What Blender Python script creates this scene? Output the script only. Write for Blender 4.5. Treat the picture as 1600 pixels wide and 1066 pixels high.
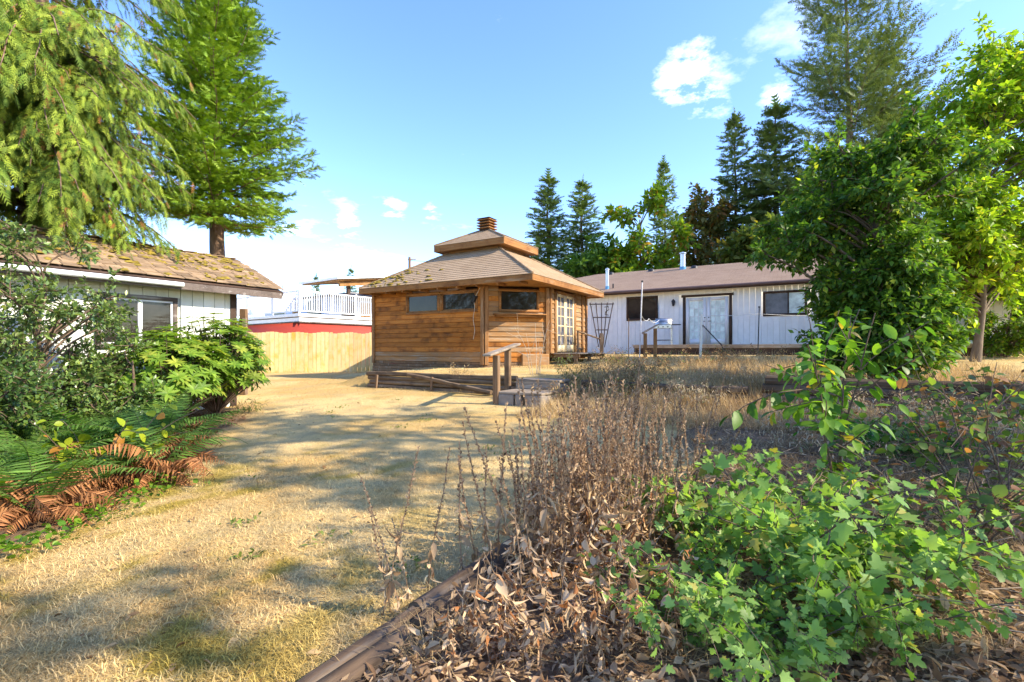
import bpy, bmesh, math, random
import numpy as np
from mathutils import Vector, Matrix

random.seed(7)
rng = np.random.default_rng(11)
for o in list(bpy.data.objects):
    bpy.data.objects.remove(o)
scene = bpy.context.scene
COL = scene.collection
rad = math.radians

# ------------------------------------------------------------------ camera
EYE = 1.5            # camera height above the near lawn
FPX, HZ = 760.0, 545.0   # focal length and horizon row, in photo pixels (1600 wide)
cam_d = bpy.data.cameras.new('camera')
cam_d.sensor_width = 36.0
cam_d.lens = FPX / 1600 * 36
cam_d.shift_y = (HZ - 533) / 1600
cam_d.clip_end = 2000
cam_d.clip_start = 0.05
cam = bpy.data.objects.new('camera', cam_d)
cam.location = (0, 0, EYE)
cam.rotation_euler = (rad(90), 0, 0)
COL.objects.link(cam)
scene.camera = cam

# ------------------------------------------------------------------ sky + sun
SUN = Vector((0.95, -0.31, 0)).normalized()
ELEV = rad(36)
SUN = Vector((SUN.x * math.cos(ELEV), SUN.y * math.cos(ELEV), math.sin(ELEV)))
w = bpy.data.worlds.new('World')
scene.world = w
w.use_nodes = True
nt = w.node_tree
nt.nodes.clear()
N = nt.nodes.new
out = N('ShaderNodeOutputWorld')
bg = N('ShaderNodeBackground')
bg.inputs['Strength'].default_value = 0.15
sky = N('ShaderNodeTexSky')
sky.sky_type = 'NISHITA'
sky.sun_disc = False
sky.sun_elevation = ELEV
sky.sun_rotation = math.atan2(SUN.x, SUN.y)
sky.air_density = 1.0
sky.dust_density = 0.3
sky.ozone_density = 3.2
tc = N('ShaderNodeTexCoord')
sep = N('ShaderNodeSeparateXYZ')
nt.links.new(tc.outputs['Generated'], sep.inputs[0])
def wmath(op, a, b=None, clamp=False):
    n = N('ShaderNodeMath'); n.operation = op; n.use_clamp = clamp
    for i, x in enumerate((a, b)):
        if x is None: continue
        if isinstance(x, (int, float)): n.inputs[i].default_value = x
        else: nt.links.new(x, n.inputs[i])
    return n.outputs[0]
zz = wmath('ADD', wmath('MAXIMUM', sep.outputs['Z'], 0.0), 0.12)
cmb = N('ShaderNodeCombineXYZ')
nt.links.new(wmath('DIVIDE', sep.outputs['X'], zz), cmb.inputs[0])
nt.links.new(wmath('DIVIDE', sep.outputs['Y'], zz), cmb.inputs[1])
def wnoise(scale, detail, rough, off):
    mp = N('ShaderNodeMapping'); mp.inputs['Location'].default_value = off
    nt.links.new(cmb.outputs[0], mp.inputs[0])
    n = N('ShaderNodeTexNoise'); n.inputs['Scale'].default_value = scale
    n.inputs['Detail'].default_value = detail; n.inputs['Roughness'].default_value = rough
    nt.links.new(mp.outputs[0], n.inputs[0])
    return n.outputs['Fac']
big = wnoise(0.55, 3, 0.5, (3.1, 1.7, 0))
fine = wnoise(2.2, 8, 0.62, (0.4, 5.2, 0))
dens = wmath('ADD', wmath('MULTIPLY', big, 0.55), wmath('MULTIPLY', fine, 0.62))
wisp = wmath('MULTIPLY', wmath('SUBTRACT', wnoise(7.0, 8, 0.65, (2.2, 7.7, 0)), 0.36, True), 4.2)
# a few puffs of cloud over the house
for px, py, k, amp in ((1085, 95, 520, 0.20), (1050, 135, 600, 0.20), (1108, 158, 800, 0.20), (615, 322, 1500, 0.24), (672, 328, 2500, 0.25), (1215, 150, 1500, .22), (1530, 110, 70, 0.12), (520, 395, 70, .10), (545, 348, 2500, .2), (458, 218, 2500, .2)):
    d = Vector(((px - 800) / FPX, 1, (HZ - py) / FPX)).normalized()
    dp = N('ShaderNodeVectorMath'); dp.operation = 'DOT_PRODUCT'
    nt.links.new(tc.outputs['Generated'], dp.inputs[0]); dp.inputs[1].default_value = d
    g = wmath('POWER', 2.718, wmath('MULTIPLY', wmath('SUBTRACT', dp.outputs['Value'], 1.0), float(k * 2)))
    dens = wmath('ADD', dens, wmath('MULTIPLY', wmath('MULTIPLY', g, amp), wisp))
low = wmath('MULTIPLY', wmath('SUBTRACT', 0.34, sep.outputs['Z'], True), 0.30)
dens = wmath('ADD', dens, low)
ramp = N('ShaderNodeValToRGB')
ramp.color_ramp.elements[0].position = 0.715
ramp.color_ramp.elements[1].position = 0.90
nt.links.new(dens, ramp.inputs[0])
mx = N('ShaderNodeMix'); mx.data_type = 'RGBA'
nt.links.new(wmath('MULTIPLY', ramp.outputs[0], 0.9), mx.inputs[0])
hsv = N('ShaderNodeHueSaturation'); hsv.inputs['Saturation'].default_value = 1.14; hsv.inputs['Hue'].default_value = 0.512
nt.links.new(sky.outputs[0], hsv.inputs['Color']); nt.links.new(hsv.outputs[0], mx.inputs[6])
mx.inputs[7].default_value = (4.6, 4.8, 5.0, 1)
nt.links.new(mx.outputs[2], bg.inputs[0])
nt.links.new(bg.outputs[0], out.inputs[0])

sl = bpy.data.lights.new('sun', 'SUN')
sl.energy = 3.1
sl.angle = rad(0.53)
sl.color = (1.0, 0.88, 0.68)
so = bpy.data.objects.new('sun', sl)
so.rotation_euler = SUN.to_track_quat('Z', 'Y').to_euler()
so.location = (20, -10, 30)
COL.objects.link(so)

vs = scene.view_settings
vs.view_transform = 'Standard'
vs.look = 'None'
vs.gamma = 1.0
vs.exposure = 1.78
vs.use_curve_mapping = False
scene.cycles.max_bounces = 8
scene.cycles.transparent_max_bounces = 8

# ------------------------------------------------------------------ materials
def nodes(name):
    m = bpy.data.materials.new(name)
    m.use_nodes = True
    t = m.node_tree
    return m, t, t.nodes['Principled BSDF'], t.nodes['Material Output']

def setin(t, sock, x):
    if hasattr(x, 'is_output'): t.links.new(x, sock)
    else: sock.default_value = x

def mixc(t, fac, a, b, mode='MIX'):
    n = t.nodes.new('ShaderNodeMix'); n.data_type = 'RGBA'; n.blend_type = mode
    setin(t, n.inputs[0], fac)
    for s, x in ((6, a), (7, b)):
        if isinstance(x, tuple): n.inputs[s].default_value = (*x[:3], 1)
        else: t.links.new(x, n.inputs[s])
    return n.outputs[2]

def coords(t, scale=(1, 1, 1), rnd=True, kind='Object'):
    c = t.nodes.new('ShaderNodeTexCoord')
    mp = t.nodes.new('ShaderNodeMapping'); mp.inputs['Scale'].default_value = scale
    if rnd:
        oi = t.nodes.new('ShaderNodeObjectInfo')
        vm = t.nodes.new('ShaderNodeVectorMath'); vm.operation = 'MULTIPLY_ADD'
        t.links.new(oi.outputs['Random'], vm.inputs[0]); vm.inputs[1].default_value = (37, 19, 23)
        t.links.new(c.outputs[kind], vm.inputs[2])
        t.links.new(vm.outputs[0], mp.inputs[0])
    else:
        t.links.new(c.outputs[kind], mp.inputs[0])
    return mp.outputs[0]

def noise(t, vec, scale, detail=4, rough=0.55):
    n = t.nodes.new('ShaderNodeTexNoise'); n.inputs['Scale'].default_value = scale
    n.inputs['Detail'].default_value = detail; n.inputs['Roughness'].default_value = rough
    t.links.new(vec, n.inputs[0])
    return n.outputs['Fac']

def rampf(t, fac, p0, p1, c0=(0, 0, 0), c1=(1, 1, 1)):
    r = t.nodes.new('ShaderNodeValToRGB')
    r.color_ramp.elements[0].position = p0; r.color_ramp.elements[1].position = p1
    r.color_ramp.elements[0].color = (*c0, 1); r.color_ramp.elements[1].color = (*c1, 1)
    t.links.new(fac, r.inputs[0])
    return r.outputs[0]

def bump(t, b, h, strength=0.3, dist=0.01):
    n = t.nodes.new('ShaderNodeBump'); n.inputs['Strength'].default_value = strength
    n.inputs['Distance'].default_value = dist
    t.links.new(h, n.inputs['Height']); t.links.new(n.outputs[0], b.inputs['Normal'])

def objrand(t, col, amt):
    oi = t.nodes.new('ShaderNodeObjectInfo')
    mr = t.nodes.new('ShaderNodeMapRange')
    t.links.new(oi.outputs['Random'], mr.inputs[0])
    mr.inputs[3].default_value = 1 - amt; mr.inputs[4].default_value = 1 + amt
    vm = t.nodes.new('ShaderNodeVectorMath'); vm.operation = 'SCALE'
    t.links.new(col, vm.inputs[0]); t.links.new(mr.outputs[0], vm.inputs[3])
    return vm.outputs[0]

def m_plain(name, c, c2=None, scale=6, rough=0.7, rnd=0.0, bmp=0.2, metallic=0.0, stretch=(1, 1, 1), spec=0.3):
    m, t, b, _ = nodes(name)
    v = coords(t, stretch)
    f = noise(t, v, scale, 6, 0.6)
    c2 = c2 or tuple(x * 0.72 for x in c)
    col = mixc(t, rampf(t, f, 0.35, 0.68), c, c2)
    if rnd: col = objrand(t, col, rnd)
    t.links.new(col, b.inputs['Base Color'])
    b.inputs['Roughness'].default_value = rough
    b.inputs['Metallic'].default_value = metallic
    b.inputs['Specular IOR Level'].default_value = spec
    if bmp: bump(t, b, noise(t, v, scale * 5, 4), bmp, 0.01)
    return m

def m_wood(name, c1, c2, c3=None, along=0, rough=0.75, rnd=0.18, wear=None, wear_amt=0.5, grain=1.0):
    m, t, b, _ = nodes(name)
    s = [34 * grain, 34 * grain, 34 * grain]; s[along] = 1.3
    v = coords(t, tuple(s))
    g = noise(t, v, 1.0, 8, 0.65)
    col = mixc(t, rampf(t, g, 0.32, 0.7), c1, c2)
    v2 = coords(t, (1, 1, 1))
    blot = noise(t, v2, 2.4, 5, 0.6)
    col = mixc(t, rampf(t, blot, 0.48, 0.72), col, c3 or tuple(x * 0.6 for x in c2))
    if wear:
        s3 = [9, 9, 9]; s3[along] = 0.9
        wv = noise(t, coords(t, tuple(s3)), 1.0, 6, 0.7)
        col = mixc(t, rampf(t, wv, 0.62 - 0.2 * wear_amt, 0.8 - 0.2 * wear_amt), col, wear)
    col = objrand(t, col, rnd)
    t.links.new(col, b.inputs['Base Color'])
    b.inputs['Roughness'].default_value = rough
    b.inputs['Specular IOR Level'].default_value = 0.1
    bump(t, b, g, 0.6, 0.008)
    return m

def m_leaf(name, trans=0.4, rough=0.42, spec=0.4, tint=(1.25, 1.25, 0.5)):
    m, t, b, o = nodes(name)
    a = t.nodes.new('ShaderNodeAttribute'); a.attribute_name = 'Col'
    t.links.new(a.outputs['Color'], b.inputs['Base Color'])
    b.inputs['Roughness'].default_value = rough
    b.inputs['Specular IOR Level'].default_value = spec
    tr = t.nodes.new('ShaderNodeBsdfTranslucent')
    t.links.new(mixc(t, 1.0, a.outputs['Color'], tint, 'MULTIPLY'), tr.inputs[0])
    ms = t.nodes.new('ShaderNodeMixShader'); ms.inputs[0].default_value = trans
    t.links.new(b.outputs[0], ms.inputs[1]); t.links.new(tr.outputs[0], ms.inputs[2])
    t.links.new(ms.outputs[0], o.inputs[0])
    return m

def m_shingle(name, c1, c2, c3, bw=0.30, bh=0.14, mossy=None):
    m, t, b, _ = nodes(name)
    v = coords(t, (1, 1, 1), False, 'UV')
    br = t.nodes.new('ShaderNodeTexBrick')
    t.links.new(v, br.inputs[0])
    br.inputs['Scale'].default_value = 1.0
    br.inputs['Brick Width'].default_value = bw
    br.inputs['Row Height'].default_value = bh
    br.inputs['Mortar Size'].default_value = 0.006
    br.inputs['Color1'].default_value = (*c1, 1); br.inputs['Color2'].default_value = (*c2, 1)
    br.inputs['Mortar'].default_value = (*[x * 0.45 for x in c2], 1)
    col = mixc(t, rampf(t, noise(t, v, 1.3, 6, 0.65), 0.45, 0.75), br.outputs['Color'], c3)
    col = mixc(t, 0.35, col, mixc(t, rampf(t, noise(t, v, 90, 2), 0.3, 0.7), tuple(x * 0.5 for x in c1), tuple(min(1, x * 1.5) for x in c1)))
    t.links.new(col, b.inputs['Base Color'])
    b.inputs['Roughness'].default_value = 0.9
    b.inputs['Specular IOR Level'].default_value = 0.15
    bump(t, b, noise(t, v, 120, 3), 0.3, 0.004)
    return m

def m_glass(name, c, rough=0.04):
    m, t, b, _ = nodes(name)
    v = coords(t, (1, 1, 1))
    t.links.new(mixc(t, rampf(t, noise(t, v, 3, 4), 0.4, 0.7), c, tuple(x * 1.7 for x in c)), b.inputs['Base Color'])
    b.inputs['Roughness'].default_value = rough
    b.inputs['Specular IOR Level'].default_value = 0.3
    b.inputs['Coat Weight'].default_value = 0.0
    b.inputs['Coat Roughness'].default_value = 0.02
    return m

M = {}
M['siding'] = m_wood('stained_cedar_siding', (.50, .205, .04), (.30, .10, .018), (.12, .045, .014), 0, 0.6, 0.28, (.30, .19, .10), .12)
M['siding_grey'] = m_wood('weathered_cedar_siding', (.36, .20, .085), (.25, .125, .045), (.22, .15, .09), 0, 0.7, 0.18, (.36, .30, .22), 0.5)
M['cedar_trim'] = m_wood('cedar_trim', (.36, .185, .07), (.23, .10, .032), (.16, .07, .03), 0, 0.65, 0.14, (.38, .28, .18), 0.25)
M['cedar_post'] = m_wood('cedar_post', (.32, .17, .07), (.21, .10, .038), (.16, .08, .035), 2, 0.7, 0.14, (.36, .27, .18), 0.35)
M['weathered_v'] = m_wood('weathered_post_wood', (.24, .155, .09), (.15, .09, .05), (.10, .065, .04), 2, 0.8, 0.1, (.30, .25, .2), 0.4)
M['weathered'] = m_wood('weathered_wood', (.34, .275, .205), (.21, .165, .12), (.15, .115, .085), 0, 0.85, 0.15, (.48, .43, .37), 0.45)
M['log'] = m_wood('old_landscape_log', (.15, .10, .065), (.06, .042, .028), (.20, .145, .10), 0, 0.9, 0.25, (.2, .165, .13), 0.45, 0.7)
M['log_tan'] = m_wood('sun_bleached_log', (.23, .16, .10), (.13, .085, .05), (.09, .06, .04), 0, 0.9, 0.25, (.3, .24, .17), 0.45, 0.7)
M['fence'] = m_wood('pale_fence_board', (.70, .54, .27), (.62, .46, .21), (.62, .38, .07), 2, 0.8, 0.10, (.70, .58, .40), 0.4)
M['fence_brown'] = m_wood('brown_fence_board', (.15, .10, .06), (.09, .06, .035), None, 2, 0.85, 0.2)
M['white'] = m_plain('white_painted_siding', (.86, .85, .82), (.77, .76, .73), 3, 0.6, 0.05, 0.15)
M['white_stain'] = m_plain('mildewed_white_siding', (.74, .74, .70), (.60, .60, .50), 2.2, 0.65, 0.06, 0.15)
M['white_gloss'] = m_plain('white_gloss_paint', (.80, .80, .80), (.72, .72, .72), 3, 0.4, 0.0, 0.05)
M['brown_trim'] = m_wood('brown_painted_trim', (.085, .055, .042), (.06, .038, .028), None, 0, 0.6, 0.1)
M['gutter'] = m_plain('brown_gutter', (.14, .085, .07), (.10, .06, .05), 3, 0.5, 0.0, 0.05)
M['grey_trim'] = m_wood('grey_fascia', (.16, .125, .105), (.10, .08, .07), None, 0, 0.75, 0.1, (.36, .33, .3), 0.3)
M['rgazebo'] = m_shingle('tan_asphalt_shingle', (.40, .285, .18), (.33, .225, .135), (.45, .33, .22), 0.28, 0.14)
M['rhouse'] = m_shingle('pinkish_tan_shingle', (.36, .255, .185), (.30, .205, .145), (.40, .29, .215), 0.3, 0.14)
M['rgrey'] = m_shingle('grey_shingle', (.30, .29, .28), (.25, .24, .23), (.33, .32, .3))
M['shingle'] = m_plain('mossy_shed_shingle', (.30, .205, .12), (.16, .105, .06), 4, 0.9, 0.3, 0.6)
M['moss'] = m_plain('dry_moss', (.26, .19, .025), (.12, .085, .015), 14, 0.95, 0.2, 0.9)
M['glass'] = m_glass('dark_window_glass', (.022, .019, .016))
M['glass_screen'] = m_glass('insect_screen_glass', (.10, .10, .115), 0.25)
M['glass_curtain'] = m_glass('curtained_glass', (.52, .60, .57), 0.2)
M['cream'] = m_plain('cream_door_paint', (.72, .58, .36), (.6, .46, .27), 3, 0.5, 0.0, 0.1)
M['metal'] = m_plain('galvanised_metal', (.62, .64, .66), (.5, .52, .54), 4, 0.35, 0, 0.05, 0.8)
M['metal_dark'] = m_plain('dark_metal', (.05, .05, .055), None, 6, 0.5, 0, 0.1, 0.5)
M['metal_blue'] = m_plain('blue_flashing', (.12, .33, .55), None, 6, 0.5, 0, 0.1)
M['steel'] = m_plain('brushed_steel', (.55, .54, .52), None, 8, 0.3, 0, 0.05, 0.9)
M['black'] = m_plain('black_plastic', (.02, .02, .022), None, 8, 0.5)
M['rope'] = m_plain('white_rope', (.72, .72, .72), None, 20, 0.8)
M['rope_brown'] = m_plain('weathered_cord', (.5, .4, .3), None, 20, 0.8)
M['concrete'] = m_plain('grey_concrete', (.27, .235, .20), (.18, .15, .125), 7, 0.9, 0.1, 0.5)
M['red'] = m_plain('red_painted_siding', (.38, .055, .035), (.33, .045, .03), 2, 0.65, 0.05, 0.2, 0, (1, 1, 8))
M['soffit'] = m_wood('wood_soffit', (.36, .20, .08), (.26, .13, .05), None, 0, 0.7, 0.1)
M['bluewall'] = m_plain('pale_blue_siding', (.55, .63, .72), (.48, .56, .66), 2, 0.7)
M['bark'] = m_plain('grey_brown_bark', (.20, .15, .105), (.09, .065, .045), 7, 0.95, 0, 1.0, 0, (1, 1, .3))
M['bark_red'] = m_plain('reddish_bark', (.24, .155, .105), (.115, .07, .045), 7, 0.95, 0, 1.0, 0, (1, 1, .3))
M['twig'] = m_plain('thin_twig_bark', (.16, .11, .075), (.09, .06, .04), 9, 0.9, 0, 0.3)
M['drystem'] = m_plain('dry_brown_stem', (.34, .22, .125), (.2, .125, .07), 20, 0.9, 0.2, 0.2)
M['leaf'] = m_leaf('broad_leaf', 0.48, 0.45, 0.3)
M['leaf_gloss'] = m_leaf('glossy_leaf', 0.28, 0.30, 0.5)
M['needle'] = m_leaf('needle_foliage', 0.28, 0.6, 0.2)
M['dry'] = m_leaf('dry_leaf', 0.30, 0.8, 0.1, (1.1, 1.0, 0.8))
M['grass'] = m_leaf('dry_grass', 0.25, 0.8, 0.1, (1.05, 1.0, 0.85))

# ------------------------------------------------------------------ object helpers
def tag(o, label, cat, group=None, kind=None):
    o['label'] = label; o['category'] = cat
    if group: o['group'] = group
    if kind: o['kind'] = kind
    return o

def thing(name, label, cat, loc=(0, 0, 0), rotz=0.0, group=None):
    o = bpy.data.objects.new(name, None)
    o.empty_display_size = 0.2
    COL.objects.link(o)
    o.location = loc; o.rotation_euler = (0, 0, rotz)
    return tag(o, label, cat, group)

def obj(name, me, parent=None, loc=(0, 0, 0), rot=(0, 0, 0)):
    o = bpy.data.objects.new(name, me)
    COL.objects.link(o)
    o.location = loc; o.rotation_euler = rot
    if parent is not None: o.parent = parent
    return o

_bc = {}
def box_mesh(s, mat, bev):
    k = (round(s[0], 4), round(s[1], 4), round(s[2], 4), mat, round(bev, 4))
    if k in _bc: return _bc[k]
    bm = bmesh.new()
    bmesh.ops.create_cube(bm, size=1.0)
    bmesh.ops.scale(bm, vec=s, verts=bm.verts)
    if bev > 0:
        bmesh.ops.bevel(bm, geom=list(bm.edges), offset=min(bev, min(s) * 0.3), segments=1, affect='EDGES')
    me = bpy.data.meshes.new(mat + '_block')
    bm.to_mesh(me); bm.free()
    me.materials.append(M[mat])
    _bc[k] = me
    return me

def box(name, s, loc, mat, parent=None, rot=(0, 0, 0), bev=0.005):
    return obj(name, box_mesh(s, mat, bev), parent, loc, rot)

def fr(d, n):
    d = d / np.maximum(np.linalg.norm(d, axis=1, keepdims=True), 1e-9)
    x = np.cross(d, n)
    l = np.linalg.norm(x, axis=1, keepdims=True)
    alt = np.cross(d, np.tile(np.array([[0.31, 0.83, 0.46]]), (len(d), 1)))
    x = np.where(l < 1e-4, alt, x)
    x = x / np.maximum(np.linalg.norm(x, axis=1, keepdims=True), 1e-9)
    z = np.cross(x, d)
    return np.stack([x, d, z], axis=2)     # columns: side, axis, normal

class MB:
    def __init__(self):
        self.V = []; self.F = []; self.C = []; self.n = 0
    def add(self, V, F, col=(1, 1, 1)):
        V = np.asarray(V, float).reshape(-1, 3)
        F = np.asarray(F, int)
        self.V.append(V); self.F.append(F + self.n)
        c = np.asarray(col, float)
        if c.ndim == 1: c = np.tile(c[None, :3], (len(V), 1))
        self.C.append(c)
        self.n += len(V)
    def tube(self, pts, rads, seg=6, col=(1, 1, 1), cap=True):
        P = np.asarray(pts, float); n = len(P)
        r = np.broadcast_to(np.asarray(rads, float), (n,))
        T = np.gradient(P, axis=0)
        T /= np.maximum(np.linalg.norm(T, axis=1, keepdims=True), 1e-9)
        ref = np.array([0, 0, 1.0]) if abs(T[0, 2]) < 0.9 else np.array([1.0, 0, 0])
        X = np.cross(T, ref); X /= np.maximum(np.linalg.norm(X, axis=1, keepdims=True), 1e-9)
        Y = np.cross(X, T)
        a = np.linspace(0, 2 * math.pi, seg, endpoint=False)
        V = P[:, None, :] + r[:, None, None] * (np.cos(a)[None, :, None] * X[:, None, :] + np.sin(a)[None, :, None] * Y[:, None, :])
        i = np.arange(n - 1)[:, None] * seg; j = np.arange(seg)[None, :]; k = (j + 1) % seg
        F = np.stack([i + j, i + k, i + seg + k, i + seg + j], axis=2).reshape(-1, 4)
        self.add(V.reshape(-1, 3), F[:, ::-1], col)
        if cap:
            for e, q in ((0, 1), (n - 1, -1)):
                ring = V[e]; c = P[e]
                f = [[0, 1 + jj, 1 + (jj + 1) % seg][::q] for jj in range(seg)]
                self.add(np.vstack([c[None], ring]), f, col)
    def scatter(self, tv, tf, pos, R, sc, col):
        pos = np.asarray(pos, float); n = len(pos)
        if n == 0: return
        sc = np.asarray(sc, float)
        if sc.ndim == 0: sc = np.full(n, float(sc))
        if sc.ndim == 1: sc = sc[:, None]
        V = np.einsum('nij,nkj->nki', R, tv[None] * sc[:, None, :]) + pos[:, None, :]
        k = len(tv)
        F = (np.asarray(tf)[None] + (np.arange(n) * k)[:, None, None]).reshape(-1, len(tf[0]))
        C = np.repeat(col, k, axis=0)
        self.add(V.reshape(-1, 3), F, C)
    def box(self, s, c, col=(1, 1, 1)):
        x, y, z = [q / 2 for q in s]
        V = np.array([[sx * x, sy * y, sz * z] for sx in (-1, 1) for sy in (-1, 1) for sz in (-1, 1)]) + np.array(c)
        F = [[0, 1, 3, 2], [4, 6, 7, 5], [0, 4, 5, 1], [2, 3, 7, 6], [0, 2, 6, 4], [1, 5, 7, 3]]
        self.add(V, F, col)
    def mesh(self, name, mat, smooth=False):
        V = np.concatenate(self.V); C = np.concatenate(self.C)
        me = bpy.data.meshes.new(name)
        me.vertices.add(len(V)); me.vertices.foreach_set('co', V.astype(np.float32).ravel())
        li = np.concatenate([f.ravel() for f in self.F])
        tot = np.concatenate([np.full(len(f), f.shape[1]) for f in self.F])
        st = np.concatenate([[0], np.cumsum(tot)[:-1]])
        me.loops.add(len(li)); me.loops.foreach_set('vertex_index', li.astype(np.int32))
        me.polygons.add(len(tot)); me.polygons.foreach_set('loop_start', st.astype(np.int32))
        me.update(calc_edges=True)
        a = me.color_attributes.new('Col', 'FLOAT_COLOR', 'POINT')
        a.data.foreach_set('color', np.concatenate([C, np.ones((len(C), 1))], axis=1).astype(np.float32).ravel())
        if smooth: me.polygons.foreach_set('use_smooth', np.ones(len(tot), bool))
        me.materials.append(M[mat])
        return me
    def build(self, name, mat, parent=None, loc=(0, 0, 0), rot=(0, 0, 0), smooth=False):
        return obj(name, self.mesh(name, mat, smooth), parent, loc, rot)

# leaf shapes: base at the origin, blade along +Y, face up +Z, unit length
LEAF4 = (np.array([[0, 0, 0], [-.26, .42, .07], [0, .5, 0], [.26, .42, .07], [0, 1, -.06]], float), [[0, 2, 1], [0, 3, 2], [1, 2, 4], [2, 3, 4]])
def oval(wd, n=4, droop=0.25, fold=0.1, tip=0.9):
    V = [[0, 0, 0]]; F = []
    for i in range(1, n + 1):
        s = i / (n + 1)
        ww = wd * math.sin(math.pi * s ** tip) ** 0.8
        z = -droop * s * s
        V += [[-ww, s, z + fold * ww * 2], [0, s, z], [ww, s, z + fold * ww * 2]]
    V.append([0, 1, -droop])
    F += [[0, 2, 1], [0, 3, 2]]
    for i in range(n - 1):
        a = 1 + 3 * i; b = a + 3
        F += [[a, a + 1, b + 1], [a, b + 1, b], [a + 1, a + 2, b + 2], [a + 1, b + 2, b + 1]]
    a = 1 + 3 * (n - 1); e = len(V) - 1
    F += [[a, a + 1, e], [a + 1, a + 2, e]]
    return np.array(V, float), F
OVAL = oval(.24); OVAL4 = oval(.25, 2); ROUND = oval(.40, 3, .15, .12, 1.0); NARROW = oval(.13, 3, .35, .1); STRAP = oval(.09, 3, .6, .2); CURL = oval(.14, 2, .55, .5)
def lobed():
    out = [(0, .02), (-.10, .10), (-.42, .18), (-.30, .34), (-.50, .56), (-.22, .58), (-.20, .82), (0, 1.0),
           (.20, .82), (.22, .58), (.50, .56), (.30, .34), (.42, .18), (.10, .10)]
    V = [[0, .4, 0]] + [[x, y, .16 * abs(x) - .12 * y * y] for x, y in out]
    n = len(out)
    return np.array(V, float), [[0, 1 + (i + 1) % n, 1 + i] for i in range(n)]
LOBED = lobed()
def sprig(k, ang=55, nl=.32, nw=.03, taper=.5):
    V = []; F = []
    def tri(p, d, l, wd):
        q = np.array([-d[1], d[0], 0]) * wd
        i = len(V)
        V.extend([p - q, p + q, p + np.array([d[0], d[1], 0]) * l]); F.append([i, i + 1, i + 2])
    tri(np.array([0, 0, 0.]), (0, 1), 1.0, nw * .7)
    for i in range(k):
        s = (i + .5) / k
        for sg in (-1, 1):
            a = rad(ang)
            tri(np.array([0, s * .9, 0.]), (sg * math.sin(a), math.cos(a)), nl * (1 - taper * s), nw)
    V = np.array(V, float)
    V[:, 2] -= 0.12 * V[:, 1] ** 2 - 0.1 * np.abs(V[:, 0])
    return V, F
SPRIG6 = sprig(6); SPRIG4 = sprig(4, 50, .42, .06); SPRIG3 = sprig(3, 45, .5, .085)
FAN = sprig(4, 34, .5, .045, .5); SPRIG5 = sprig(4, 50, .44, .085)
SPRIGF = sprig(4, 48, .46, .10)

def sz(l):          # varied widths for dead leaves
    l = np.asarray(l); return np.stack([l * (.45 + 1.9 * rng.random(len(l)) ** 2), l, l * (.4 + 1.2 * rng.random(len(l)))], 1)
def unit(n):
    v = rng.normal(size=(n, 3)); return v / np.linalg.norm(v, axis=1, keepdims=True)
def cols(n, a, b, jit=.12, extra=None, frac=0):
    t = rng.random((n, 1)) ** 1.2
    c = np.array(a)[None] * (1 - t) + np.array(b)[None] * t
    c = c * (1 + jit * rng.normal(size=(n, 1)))
    if extra is not None:
        k = rng.random(n) < frac
        c[k] = np.array(extra) * (1 + .2 * rng.normal(size=(k.sum(), 1)))
    return np.clip(c, .004, .95)

# ------------------------------------------------------------------ plot grid: u along the house front, v away from it
A = rad(31)
U = np.array([math.cos(A), -math.sin(A)]); Vv = np.array([math.sin(A), math.cos(A)])
ROT = -A
PW = np.array([-.43, 11.0])      # a point on the retaining line
def ts(x, y):
    dx, dy = np.asarray(x) - PW[0], np.asarray(y) - PW[1]
    return dx * U[0] + dy * U[1], dx * Vv[0] + dy * Vv[1]
def xy(t, s): return PW + t * U + s * Vv
def sst(a, b, x):
    q = np.clip((x - a) / (b - a), 0, 1); return q * q * (3 - 2 * q)
_tab = rng.random((256, 256))
def vn(x, y):
    x = np.asarray(x, float); y = np.asarray(y, float)
    xi = np.floor(x).astype(int); yi = np.floor(y).astype(int); fx = x - xi; fy = y - yi
    fx = fx * fx * (3 - 2 * fx); fy = fy * fy * (3 - 2 * fy)
    g = lambda i, j: _tab[(xi + i) % 256, (yi + j) % 256]
    return (g(0, 0) * (1 - fx) + g(1, 0) * fx) * (1 - fy) + (g(0, 1) * (1 - fx) + g(1, 1) * fx) * fy
def fbm(x, y, o=4):
    r = 0; a = .5; 
    for i in range(o): r = r + a * vn(x * 2 ** i + 17 * i, y * 2 ** i + 31 * i); a *= .5
    return r
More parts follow.
